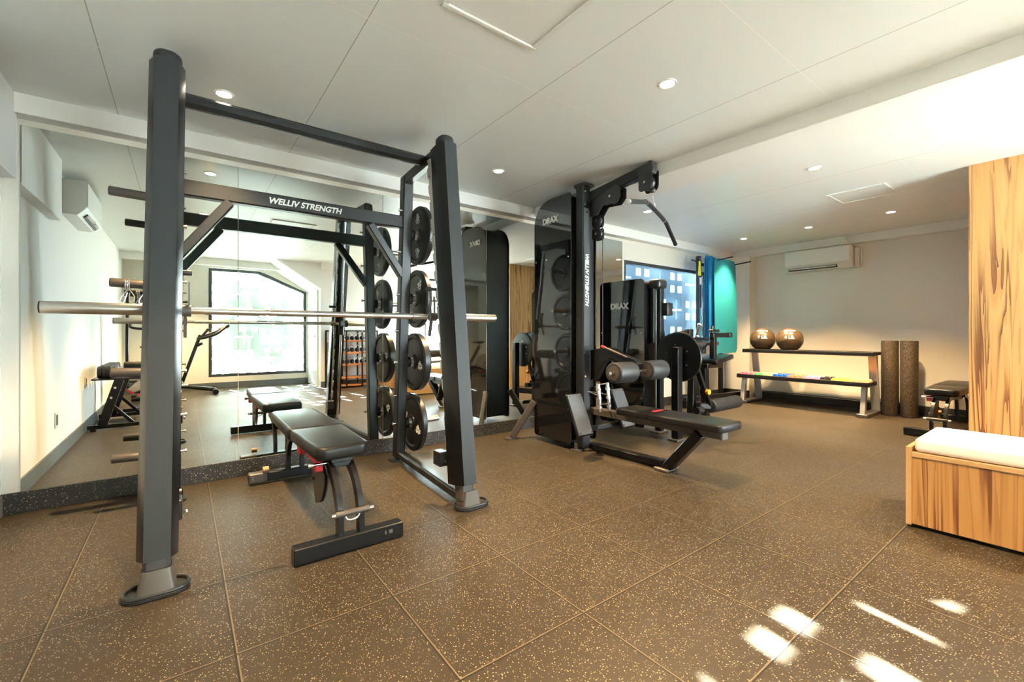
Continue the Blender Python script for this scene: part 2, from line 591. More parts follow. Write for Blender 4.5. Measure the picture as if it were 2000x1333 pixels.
# wood clad wall and its return
wall_with_holes('wall_wood', 'x', XW, 0.12, YN, YC, 0, H, [(-1.22, -0.60, 0.0, 1.93)], 'olive_wood')
wall_with_holes('wall_wood_end', 'y', YC, -0.12, XW+0.12, XE, 0, H, [], 'olive_wood')

# boxed-in ducts along the tops of the walls
struct('trim_2', MB().box(((XL+XE)/2, YM-0.05, H-0.055), (XE-XL, 0.10, 0.11), 0.003), 'white_paint')
struct('trim_3', MB().box((XE-0.05, (YC+YM-0.1)/2, H-0.055), (0.10, YM-0.1-YC, 0.11), 0.003), 'white_paint')
struct('trim_4', MB().box((XL+0.035, (2.57+YM-0.1)/2, (1.85+H)/2), (0.07, YM-0.1-2.57+0.1, H-1.85), 0.003), 'white_paint')
struct('trim_5', MB().box(((XL+XR_)/2, YW+0.35, H-0.06), (XR_-XL, 0.10, 0.12), 0.003), 'white_paint')
struct('trim_6', MB().box(((XR_+XW)/2, YN+0.05, H-0.06), (XW-XR_, 0.10, 0.12), 0.003), 'white_paint')
# sloping underside of the stair over the window recess
m = MB(); m.prism([(XR_, 1.83), (XR_, H), (1.30, H)], YW, YN, Matrix(((1,0,0,0),(0,0,1,0),(0,1,0,0),(0,0,0,1))))
struct('trim_7', m, 'white_paint')
# pilaster in the far corner
struct('trim_8', MB().box((XE-0.10, 3.41, H/2-0.055), (0.20, 0.38, H-0.11), 0.003), 'wall_paint')

# skirtings
struct('baseboard_front', MB().box(((XL+XE-0.2)/2, YM-0.008, 0.058), (XE-0.2-XL, 0.016, 0.116), 0.002), 'rubber_skirting')
struct('baseboard_right', MB().box((XE-0.008, (YC+3.22)/2, 0.06), (0.016, 3.22-YC, 0.12), 0.002), 'dark_skirting')
struct('baseboard_corner', MB().box((XE-0.208, 3.41, 0.06), (0.016, 0.38, 0.12), 0.002), 'dark_skirting')
struct('baseboard_left', MB().box((XL+0.006, (YW+YM)/2, 0.055), (0.012, YM-YW-0.04, 0.11), 0.002), 'grey_skirting')
struct('baseboard_back', MB().box(((XL+XR_)/2, YW+0.006, 0.055), (XR_-XL-0.03, 0.012, 0.11), 0.002), 'grey_skirting')
struct('baseboard_back_near', MB().box(((XR_+XW)/2, YN+0.006, 0.055), (XW-XR_, 0.012, 0.11), 0.002), 'grey_skirting')

# ------------------------------------------------------------------ windows
def window(name, x0, x1, z0, z1, y, out, glass, fr=0.045, mullions=(), cut=None, depth=0.06):
    """frame in the plane y; out = +1/-1 away from the room; cut = (x at top, z at side) of a sloping corner"""
    if cut:
        pts = [(x0, z0), (x1, z0), (x1, cut[1]), (cut[0], z1), (x0, z1)]
        dx, dz = x1-cut[0], z1-cut[1]
        L = math.hypot(dx, dz)
        k = fr
        inn = [(x0+k, z0+k), (x1-k, z0+k), (x1-k, cut[1]-k*0.55), (cut[0]-k*0.45, z1-k), (x0+k, z1-k)]
    else:
        pts = [(x0, z0), (x1, z0), (x1, z1), (x0, z1)]
        inn = [(x0+fr, z0+fr), (x1-fr, z0+fr), (x1-fr, z1-fr), (x0+fr, z1-fr)]
    t = bmesh.new()
    n = len(pts)
    L0, L1 = y + out*0.005, y + out*(0.005+depth)
    V = [[t.verts.new((px, yy, pz)) for px, pz in P] for P, yy in ((pts, L0), (inn, L0), (pts, L1), (inn, L1))]
    for i in range(n):
        j2 = (i+1) % n
        t.faces.new((V[0][i], V[0][j2], V[1][j2], V[1][i]))
        t.faces.new((V[2][i], V[3][i], V[3][j2], V[2][j2]))
        t.faces.new((V[1][i], V[1][j2], V[3][j2], V[3][i]))
        t.faces.new((V[0][i], V[2][i], V[2][j2], V[0][j2]))
    bmesh.ops.recalc_face_normals(t, faces=t.faces)
    m = MB(); m.add(t)
    for mx in mullions:
        m.box((mx, (L0+L1)/2, (z0+z1)/2), (0.03, depth*0.8, z1-z0-fr))
    f = struct(name, m, 'window_metal')
    g = MB()
    t = bmesh.new()
    yy = (L0+L1)/2
    t.faces.new([t.verts.new((px, yy, pz)) for px, pz in inn])
    g.add(t)
    p = struct('pane', g, glass, f)
    return f
window('window_1', WX0, WX1, WZ0, WZ1, YM, 1, 'blue_glass', 0.04)
window('window_2', BX0, BX1, BZ0, 2.19, YW, -1, 'frosted_glass', 0.05, cut=(1.17, 1.83))
m = MB(); m.prism([(BX1, 1.83), (BX1, 2.20), (1.17, 2.20)], YW-0.14, YW-0.005, Matrix(((1,0,0,0),(0,0,1,0),(0,1,0,0),(0,0,0,1))))
struct('wall_back_corner', m, 'wall_paint')
window('added_window', 3.60, 4.70, 0.58, 2.18, YN, -1, 'tinted_glass', 0.045, mullions=(4.15,))  # invented window, added to bring daylight onto the white bench
# glazed door in the wood wall
m = MB()
for y0, y1, z0, z1 in ((-1.22, -1.16, 0, 1.93), (-0.66, -0.60, 0, 1.93), (-1.16, -0.66, 1.86, 1.93), (-1.16, -0.66, 0.0, 0.09)):
    m.box((XW+0.06, (y0+y1)/2, (z0+z1)/2), (0.05, y1-y0, z1-z0))
d = struct('door_1', m, 'white_plastic')
struct('pane', MB().quad([(XW+0.06, -1.16, 0.09), (XW+0.06, -0.66, 0.09), (XW+0.06, -0.66, 1.86), (XW+0.06, -1.16, 1.86)]), 'clear_glass', d)
struct('door_handle', MB().tube(smooth_path([(XW+0.03, -0.72, 0.95), (XW-0.03, -0.72, 0.98), (XW-0.03, -0.72, 1.12), (XW+0.03, -0.72, 1.15)]), 0.01), 'steel', d)
# white door in the reveal
d = struct('door_2', MB().box((XR_-0.012, -1.93, 0.93), (0.03, 0.70, 1.78), 0.003), 'white_plastic')
struct('door_handle', MB().cyl((XR_-0.03, -1.66, 0.95), (XR_-0.09, -1.66, 0.95), 0.012).bar((XR_-0.085, -1.66, 0.95), (XR_-0.085, -1.77, 0.95), 0.012, 0.018, 0.003), 'steel', d)
for z in (0.28, 0.93, 1.55):
    struct('hinge', MB().cyl((XR_-0.035, -2.285, z-0.04), (XR_-0.035, -2.285, z+0.04), 0.008, 10), 'steel', d)

# breeze block screens outside
CUTS = [0, .055, .165, .19, .22, .245, .355, .41]
def breeze(name, x0, z0, nx, nz, y, dy, material, par=0):
    bl = 0.41
    t = bmesh.new()
    NX, NZ = nx*7, nz*7
    xs = [x0 + (i//7)*bl + CUTS[i % 7] for i in range(NX)] + [x0 + nx*bl]
    zs = [z0 + (i//7)*bl + CUTS[i % 7] for i in range(NZ)] + [z0 + nz*bl]
    def solid_(i, k):
        if i < 0 or k < 0 or i >= NX or k >= NZ:
            return False
        bi, bk = i//7, k//7
        a, c = i % 7, k % 7
        if (bi + bk + par) % 2 == 0:
            return not (a in (1, 5) and c in (1, 5))
        return not ((a == 3 and 1 <= c <= 5) or (c == 3 and 1 <= a <= 5))
    cache = {}
    def v(i, k, l):
        key = (i, k, l)
        if key not in cache:
            cache[key] = t.verts.new((xs[i], y + l*dy, zs[k]))
        return cache[key]
    for i in range(NX):
        for k in range(NZ):
            if not solid_(i, k):
                continue
            for l in (0, 1):
                t.faces.new((v(i, k, l), v(i+1, k, l), v(i+1, k+1, l), v(i, k+1, l)))
            if not solid_(i-1, k): t.faces.new((v(i, k, 0), v(i, k, 1), v(i, k+1, 1), v(i, k+1, 0)))
            if not solid_(i+1, k): t.faces.new((v(i+1, k, 0), v(i+1, k, 1), v(i+1, k+1, 1), v(i+1, k+1, 0)))
            if not solid_(i, k-1): t.faces.new((v(i, k, 0), v(i+1, k, 0), v(i+1, k, 1), v(i, k, 1)))
            if not solid_(i, k+1): t.faces.new((v(i, k+1, 0), v(i+1, k+1, 0), v(i+1, k+1, 1), v(i, k+1, 1)))
    bmesh.ops.recalc_face_normals(t, faces=t.faces)
    return struct(name, MB().add(t), material)
# block (0,0) of squares spans x 0.751..1.161, z 1.932..2.342
breeze('wall_screen_back', 0.741-3*0.41, 1.962-5*0.41, 8, 7, -2.66, -0.05, 'breeze_white', par=0)
# a cross is centred at (5.62, 1.774)
breeze('wall_screen_front', 5.415-5*0.41, 1.569-4*0.41, 9, 6, 3.86, 0.09, 'breeze_blue', par=0)
struct('added_sun_block', MB().box((4.3, -2.65, 2.36), (2.2, 2.2, 0.10)), 'outside_ground')  # unseen slab added outside to keep direct sun out of the added window
struct('outside_ground', MB().box((3, 0.6, -0.25), (40, 40, 0.1)), 'outside_ground')

# ------------------------------------------------------------------ mirrors
for i, (a, b_) in enumerate(((-0.727, 0.309), (0.309, 1.345), (1.345, 2.386), (2.386, 3.42), (3.42, 4.45))):
    word = ('leftmost, beside the left wall', 'second from the left wall, behind the adjustable bench', 'middle of the five, behind the weight plates',
            'fourth, behind the tall black cable tower', 'rightmost, beside the breeze block window')[i]
    c = ((a+b_)/2, YM-0.004, (0.116+2.166)/2)
    o = solid('wall_mirror', MB().box(c, (b_-a-0.003, 0.006, 2.05), 0.0008), 'mirror', 'tall frameless wall mirror panel, ' + word, 'mirror', 'mirror panels along the wall', loc=c)

# ------------------------------------------------------------------ downlights
def downlight(x, y, lit, label, first=None):
    if first is None:
        t = Thing('ceiling_downlight', label, 'ceiling light', (x, y, H), 'round recessed ceiling lights')
        m = MB(); m.lathe([(0.034, -0.001), (0.037, -0.005), (0.046, -0.005), (0.048, -0.001), (0.048, 0.0), (0.034, 0.0)])
        t.part('trim_ring', MB().add(m.bm, Matrix.Translation((x, y, H))), 'trim_white')
        t.part('lamp_face', MB().cyl((x, y, H-0.004), (x, y, H-0.001), 0.034, 28), 'lamp_face')
        o = t.o
    else:
        o = copy_tree(first); o.location = (x, y, H); o['label'] = label
    l = bpy.data.lights.new('downlight_lamp', 'SPOT')
    l.energy = lit; l.color = (1.0, 0.68, 0.34); l.spot_size = R(86); l.spot_blend = 0.8; l.shadow_soft_size = 0.035
    lo = bpy.data.objects.new('downlight_lamp', l); COL.objects.link(lo)
    lo.location = (x, y, H-0.012)
    return o
LAMP = 215.0
f0 = None
for x, y, lab in ((0.18, 2.86, 'glowing downlight above the left end of the pull-up bar'),
                  (2.03, 1.35, 'largest round downlight, alone in the middle of the near ceiling'),
                  (2.03, 2.89, 'downlight in the ceiling between the rack frame and the cable tower'),
                  (3.98, 2.89, 'downlight seen just behind the curved pulldown bar'),
                  (3.99, 1.34, 'downlight beyond the ceiling beam near the ceiling hatch'),
                  (6.18, 2.92, 'downlight above the hanging teal mat in the far corner'),
                  (6.16, 2.13, 'downlight in front of the air conditioner on the end wall'),
                  (6.09, 1.33, 'downlight nearest to the wood clad wall'),
                  (0.18, 1.34, 'downlight behind the front of the rack frame near the left wall'),
                  (0.18, -0.2, 'downlight over the left side behind the dumbbell rack'),
                  (2.03, -0.2, 'downlight over the open floor in front of the white bench'),
                  (0.18, -1.6, 'downlight over the exercise bike by the frosted window'),
                  (3.98, -0.2, 'downlight between the white bench and the wood wall')):
    f0 = downlight(x, y, LAMP, lab, f0) if f0 is None else (downlight(x, y, LAMP, lab, f0) and f0)

# ceiling hatches
def hatch(x0, y0, s, label):
    c = (x0+s/2, y0+s/2, H)
    t = Thing('ceiling_hatch', label, 'access panel', c, 'ceiling access hatches')
    m = MB(); fw = 0.022
    for bx in (((x0+s/2), y0+fw/2, s, fw), ((x0+s/2), y0+s-fw/2, s, fw), (x0+fw/2, y0+s/2, fw, s-2*fw), (x0+s-fw/2, y0+s/2, fw, s-2*fw)):
        m.box((bx[0], bx[1], H-0.005), (bx[2], bx[3], 0.010), 0.003)
    t.part('frame', m, 'trim_white')
    t.part('hatch_panel', MB().box((x0+s/2, y0+s/2, H-0.001), (s-2*fw-0.006, s-2*fw-0.006, 0.004)), 'trim_white')
hatch(0.82, 1.09, 0.47, 'square framed access hatch in the near ceiling')
hatch(4.86, 1.10, 0.44, 'square flat access hatch in the ceiling beyond the beam')

# ------------------------------------------------------------------ air conditioners
def aircon(label, p, rz, pipe):
    """front face looks to local -y; p is the wall point at the middle of its back bottom edge"""
    t = Thing('air_conditioner', label, 'air conditioner', (0, 0, 0), 'wall mounted air conditioners')
    W, D, HH = 0.79, 0.21, 0.29
    prof = [(0, 0), (-0.13, 0), (-0.185, 0.045), (-D, 0.075), (-D, HH-0.01), (-D+0.01, HH), (0, HH)]
    mx = Matrix(((0, 0, 1, 0), (1, 0, 0, 0), (0, 1, 0, 0), (0, 0, 0, 1)))
    body = MB(); body.prism(prof, -W/2, W/2, mx, 0.004, 1)
    bo = t.part('housing', body, 'white_plastic')
    t.part('front_panel', MB().box((-0.0, -D-0.004, 0.18), (W-0.02, 0.010, 0.20), 0.004), 'white_plastic')
    t.part('air_outlet', MB().box((-0.06, -0.168, 0.035), (W-0.20, 0.045, 0.030), 0.002, Matrix.Rotation(R(-38), 4, 'X')), 'vent_dark', label='dark air outlet slot')
    t.part('louver', MB().box((-0.06, -0.188, 0.030), (W-0.22, 0.040, 0.004), 0.0, Matrix.Rotation(R(-20), 4, 'X')).box((-0.10, -0.18, 0.035), (0.006, 0.05, 0.03)), 'white_plastic')
    if pipe:
        t.part('pipe_cover', MB().box((W/2+0.03, -0.05, 0.13), (0.05, 0.08, 0.26), 0.008).box((W/2+0.07, -0.04, 0.12), (0.02, 0.02, 0.24), 0.004).tube(smooth_path([(W/2+0.03, -0.05, 0.26), (W/2-0.01, -0.06, 0.31), (W/2-0.05, -0.11, 0.36), (W/2-0.08, -0.13, 0.41)]), 0.012), 'white_plastic')
    t.o.location = p
    t.o.rotation_euler = (0, 0, rz)
    return t.o
aircon('white wall air conditioner high on the far end wall', (XE, 2.33, 1.885), R(-90), True)
a_ = aircon('white air conditioner on the left wall, seen only in the mirror', (XL, 1.74, 1.985), R(90), False)
a_.scale = (1, 0.75, 1)

# small switch plates on the left wall
for y, z, lab in ((2.3, 0.32, 'small white socket plate low on the left wall, nearer the mirror'), (1.0, 0.5, 'small white socket plate on the left wall by the dumbbell rack')):
    t = Thing('socket_plate', lab, 'socket', (XL, y, z), 'socket plates on the left wall')
    t.part('plate', MB().box((XL+0.004, y, z), (0.008, 0.075, 0.12), 0.002), 'white_plastic')
    t.part('socket', MB().box((XL+0.009, y, z), (0.004, 0.04, 0.08), 0.001), 'vent_dark')

# ------------------------------------------------------------------ smith machine
def fx(side, z):      # post centre in x at height z
    return (-0.080 + 0.012*z) if side < 0 else (1.296 + 0.017*z)
def fy(z):            # centre of the front post in y
    return 2.175 + 0.145*z
sm = Thing('smith_machine', 'tall black rack frame with leaning front posts and a lettered crossbeam', 'weight machine', (0.63, 2.75, 0))
REAR = {-1: (-0.05, -0.05), 1: (1.365, 1.365)}
def ry(z):
    return 3.315 - 0.075*z
for s in (-1, 1):
    z0, z1 = 0.135, 2.185
    a = Vector((fx(s, z0), fy(z0), z0)); b_ = Vector((fx(s, z1), fy(z1), z1))
    d = (b_-a)
    # section: local x across, local y depth
    hw, hf, fd, bd = 0.064, 0.041, 0.072, 0.072
    sec = [(-hf, -fd), (hf, -fd), (hw, -fd+0.05), (hw, bd), (-hw, bd), (-hw, -fd+0.05)]
    xax = Vector((1, 0, 0)); zax = d.normalized(); yax = zax.cross(xax).normalized(); xax = yax.cross(zax)
    M = Matrix((xax, yax, zax)).transposed().to_4x4(); M.translation = a
    post = sm.part('front_post', MB().prism(sec, 0, d.length, M), 'frame_dark')
    sm.part('front_cover', MB().prism([(-hf, -fd-0.003), (hf, -fd-0.003), (hf, -fd+0.001), (-hf, -fd+0.001)], 0.0, d.length, M), 'post_front', post)
    # rounded cap
    cap = MB(); cap.prism(rrect(-0.052, -0.060, 0.052, 0.055, 0.045, 6), d.length, d.length+0.058, M, 0.016, 3)
    sm.part('post_cap', cap, 'black_plastic', post)
    # dark inner neck, foot block and oval foot
    nx, ny = fx(s, 0), fy(0)
    off = 0.02 if s > 0 else 0.0
    sm.part('neck', MB().bar((nx, ny+0.0, 0.04), (nx, ny+0.02, 0.16), 0.085, 0.085, 0.012, up=(0, 1, 0)), 'bronze_black', post)
    fb = MB()
    t = bmesh.new()
    A = rrect(-0.062, -0.055, 0.062, 0.055, 0.02, 4); B = rrect(-0.046, -0.045, 0.046, 0.045, 0.018, 4)
    va = [t.verts.new((nx+off+p[0], ny-0.0+p[1], 0.012)) for p in A]; vb = [t.verts.new((nx+off+p[0], ny+p[1], 0.105)) for p in B]
    for i in range(len(A)):
        t.faces.new((va[i], va[(i+1) % len(A)], vb[(i+1) % len(A)], vb[i]))
    t.faces.new(vb); t.faces.new(va[::-1])
    fb.add(t)
    foot = sm.part('foot', fb, 'grey_metal', label='grey tapered foot block')
    cx = nx + off + (0.0 if s < 0 else 0.02)
    fp = MB(); fp.prism([(cx+x, ny+y) for x, y in rrect(-0.105, -0.062, 0.105, 0.062, 0.058, 8)], 0.0, 0.016, None, 0.003, 1)
    ring = [(cx+x, ny+y, 0.020) for x, y in rrect(-0.100, -0.057, 0.100, 0.057, 0.055, 8)]
    fp.tube(ring, 0.007, 8, closed=True)
    sm.part('foot_plate', fp, 'black_plastic', foot)
    # rear post
    rx = REAR[s][0]
    rp = MB().bar((rx, ry(0.02), 0.02), (rx, ry(2.19), 2.19), 0.078, 0.078, 0.008, up=(1, 0, 0))
    rear = sm.part('rear_post', rp, 'black_frame')
    fp = MB(); fp.prism([(rx+x, 3.32+y) for x, y in rrect(-0.07, -0.06, 0.07, 0.06, 0.03, 5)], 0.0, 0.012)
    sm.part('rear_foot_plate', fp, 'black_plastic', rear)
    # top and base side rails
    zt = 2.165
    sm.part('top_side_rail', MB().bar((rx, ry(zt)+0.03, zt), (fx(s, zt)+0.0, fy(zt)+0.06, zt+0.01), 0.060, 0.075, 0.008), 'black_frame')
    sm.part('base_rail', MB().bar((rx, ry(0.05), 0.055), (fx(s, 0.05)-0.0, fy(0.05)+0.02, 0.055), 0.062, 0.058, 0.012), 'black_frame')
    # gusset from beam to rear post
    gx = rx - s*0.28
    sm.part('gusset', MB().bar((gx, 3.175, 1.80), (rx-s*0.02, 3.20, 1.44), 0.055, 0.062, 0.007, up=(0, 1, 0)), 'black_frame')
    # plate horns
    for z in (1.762, 1.272, 0.777, 0.292):
        h0 = Vector((rx + s*0.035, ry(z), z))
        L = 0.235 if s < 0 else 0.30
        hn = sm.part('plate_horn', MB().cyl(h0, h0+Vector((s*L, 0, 0.008)), 0.0245, 24, bevel=0.006), 'bronze_black' if s < 0 else 'sleeve_steel')
        sm.part('horn_collar', MB().cyl(h0, h0+Vector((s*0.03, 0, 0)), 0.042, 24, bevel=0.004), 'rubber', hn)
    # band pegs up the inner side of the rear post
    for z in (1.93, 1.62, 1.30, 1.16, 1.02, 0.78, 0.52, 0.30):
        sm.part('band_peg', MB().cyl((rx-s*0.036, ry(z)-0.02, z), (rx-s*0.062, ry(z)-0.02, z), 0.007, 12).cyl((rx-s*0.060, ry(z)-0.02, z), (rx-s*0.068, ry(z)-0.02, z), 0.011, 12), 'chrome')
    # toothed catch rail behind the front post, with fixing bolts
    rl = MB()
    n = 17
    pts = []
    zr0, zr1 = 0.22, 2.12
    for i in range(n):
        za = zr0 + (zr1-zr0)*i/n; h = (zr1-zr0)/n
        pts += [(0.050, za), (0.050, za+h*0.45), (0.032, za+h*0.55), (0.034, za+h*0.8)]
    pts += [(0.05, zr1), (0.0, zr1), (0.0, zr0)]
    pts2 = [(fy(z)+0.075+yy, z) for yy, z in pts]
    mx = Matrix(((0, 0, 1, 0), (1, 0, 0, 0), (0, 1, 0, 0), (0, 0, 0, 1)))
    xi = fx(s, 1.1) - s*0.047
    rl.prism(pts2, xi-0.005, xi+0.005, mx)
    rail = sm.part('catch_rail', rl, 'silver_paint', label='toothed silver catch rail')
    for z in (0.34, 0.75, 1.18, 1.32, 1.62, 2.00):
        sm.part('bolt', MB().cyl((xi-s*0.004, fy(z)+0.088, z), (xi-s*0.016, fy(z)+0.088, z), 0.008, 10), 'chrome', rail)
    # guide rod
    gxr = fx(s, 1.1) + s*0.01
    sm.part('guide_rod', MB().cyl((gxr, fy(0.10)+0.125, 0.10), (gxr, fy(2.15)+0.125, 2.15), 0.0125, 16), 'chrome', label='chrome guide rod')
    # low safety stop
    z = 0.255
    st = sm.part('safety_stop', MB().box((xi-(0.03 if s > 0 else 0.012), fy(z)+0.15, z), (0.06, 0.085, 0.085), 0.004), 'black_plastic')
    sm.part('pull_pin', MB().cyl((xi-s*0.03, fy(z)+0.11, z-0.01), (xi-s*0.03, fy(z)+0.075, z-0.01), 0.009, 12), 'chrome', st)
sm.part('pull_up_bar', MB().bar((-0.05, 2.80, 2.195), (1.36, 2.80, 2.195), 0.056, 0.070, 0.018), 'black_frame')
sm.part('rear_base_rail', MB().bar((-0.05, 3.33, 0.035), (-0.0, 3.33, 0.035), 0.05, 0.05), 'black_frame')
bm_ = sm.part('crossbeam', MB().bar((-0.05, 3.178, 1.845), (1.365, 3.178, 1.845), 0.062, 0.094, 0.008), 'black_frame')
sm.part('lettering', text_mb('WELLIV STRENGTH', 0.052, frame_mtx((0.655, 3.1465, 1.845), (1, 0, 0), (0, 0, 1)), 0.25, 0.0016, xscale=0.99), 'lettering_white', bm_, label='white slanted lettering')

# barbell riding on the guides
BZ, BY = 1.104, 2.475
bb = Thing('barbell', 'silver barbell held across the rack frame on its guide rods', 'barbell', (0.63, BY, BZ))
bb.part('shaft', MB().cyl((-0.13, BY, BZ), (1.40, BY, BZ), 0.0148, 20), 'chrome')
for a, c in ((0.02+0.06, 0.33), (0.34, 0.56), (0.70, 0.86), (0.93, 1.10), (1.11, 1.2)):
    bb.part('grip', MB().cyl((a, BY, BZ), (c, BY, BZ), 0.0165, 20), 'steel', label='knurled grip')
for s, a, c in ((-1, -0.445, -0.135), (1, 1.385, 1.708)):
    sl = bb.part('sleeve', MB().cyl((a, BY, BZ), (c, BY, BZ), 0.0248, 32, bevel=0.003), 'sleeve_steel')
    e = a if s < 0 else c
    bb.part('end_cap', MB().cyl((e, BY, BZ), (e+s*0.004, BY, BZ), 0.0235, 24), 'rubber', sl)
    i = c if s < 0 else a
    bb.part('collar', MB().cyl((i-s*0.002, BY, BZ), (i-s*0.022, BY, BZ), 0.036, 28, bevel=0.003), 'rubber')
    xi = fx(s, 1.1) - s*0.075
    gx = fx(s, 1.1) + s*0.01
    bb.part('slide_block', MB().cyl((gx, fy(0.99)+0.125, 0.99), (gx, fy(1.2)+0.125, 1.2), 0.028, 20).box((gx, BY+0.01, BZ), (0.05, 0.06, 0.06), 0.006), 'black_plastic')
    hk = bb.part('catch_lever', MB().cyl((xi-0.022, BY, BZ), (xi+0.022, BY, BZ), 0.027, 20).bar((xi-0.012, BY, BZ), (xi-0.012, BY+0.005, BZ+0.17), 0.006, 0.022, 0.001, up=(0, 1, 0))
            .bar((xi+0.014, BY, BZ), (xi+0.014, BY+0.005, BZ+0.13), 0.006, 0.022, 0.001, up=(0, 1, 0)).bar((xi, BY+0.01, BZ), (xi, BY+0.045, BZ-0.12), 0.012, 0.03, 0.002, up=(0, 1, 0)), 'grey_metal')
    bb.part('lever_knob', MB().cyl((xi-0.04, BY+0.005, BZ+0.172), (xi+0.025, BY+0.005, BZ+0.172), 0.012, 16, bevel=0.003), 'black_plastic', hk)

# weight plates on the right horns
def plate(z, x, label, thick=0.045, first=None, rot=0.0):
    c = Vector((x, ry(z)+0.0, z))
    if first is None:
        t = Thing('weight_plate', label, 'weight plate', (0, 0, 0), 'plates on the right side of the rack')
        k = thick/2
        m = MB()
        prof = [(0.026, -k), (0.055, -k), (0.062, -k*0.55), (0.180, -k*0.55), (0.192, -k), (0.220, -k), (0.228, -k+0.008), (0.228, k-0.008), (0.220, k), (0.192, k), (0.180, k*0.55), (0.062, k*0.55), (0.055, k), (0.026, k), (0.026, -k)]
        m.lathe(prof, Matrix.Rotation(R(90), 4, 'Y'), 56)
        d = t.part('disc', m, 'rubber')
        ring = MB(); ring.lathe([(0.0252, -k-0.001), (0.034, -k-0.001), (0.034, k+0.001), (0.0252, k+0.001), (0.0252, -k-0.001)], Matrix.Rotation(R(90), 4, 'Y'), 32)
        t.part('hub_ring', ring, 'steel')
        for a in (0, 180):
            M = Matrix.Rotation(R(a), 4, 'X') @ frame_mtx((-k*0.55-0.001, 0, 0.118), (0, -1, 0), (0, 0, 1))
            lt = text_mb('45', 0.070, M, 0.0, 0.002)
            M2 = Matrix.Rotation(R(a), 4, 'X') @ frame_mtx((-k*0.55-0.001, 0, 0.160), (0, -1, 0), (0, 0, 1))
            t.part('lettering', MB().add(lt.bm), 'lettering_white', d)
            t.part('lettering', MB().add(text_mb('LB', 0.03, M2, 0.0, 0.001).bm), 'lettering_white', d)
        o = t.o
    else:
        o = copy_tree(first)
    o.location = c; o.rotation_euler = (rot, 0, 0); o['label'] = label
    return o
p0 = plate(1.762, 1.478, 'black weight plate on the topmost right horn of the rack')
plate(1.272, 1.478, 'black weight plate on the second horn from the top, level with the barbell', first=p0, rot=R(35))
o = plate(0.777, 1.482, 'thick black weight plate marked 45 on the third horn down', first=p0, rot=R(-78))
o.scale = (1.35, 1, 1)
plate(0.292, 1.478, 'black weight plate on the lowest horn near the floor', first=p0, rot=R(-70))

# spring collars hanging on a left horn
for i, (x, lab) in enumerate(((-0.165, 'chrome spring collar on the left horn, nearer the post'), (-0.245, 'chrome spring collar on the left horn, nearer the tip'))):
    z = 1.275
    y = ry(z)
    pts = []
    for k in range(61):
        a = 2*PI*k/20
        pts.append((x-0.012+k*0.0004, y+0.030*math.cos(a), z-0.006+0.030*math.sin(a)))
    m = MB().tube(pts, 0.0028, 8)
    m.tube(smooth_path([(x+0.0, y-0.01, z-0.034), (x-0.02, y-0.03, z-0.07), (x-0.03, y-0.035, z-0.10), (x-0.015, y-0.03, z-0.105), (x+0.0, y-0.02, z-0.05)]), 0.0026, 8)
    m.tube(smooth_path([(x+0.01, y-0.01, z-0.034), (x+0.03, y-0.02, z-0.07), (x+0.025, y-0.03, z-0.10), (x+0.01, y-0.03, z-0.10), (x+0.01, y-0.02, z-0.05)]), 0.0026, 8)
    solid('spring_collar', m, 'steel', lab, 'collar clip', 'spring collars hung on the rack', loc=(x, y, z))

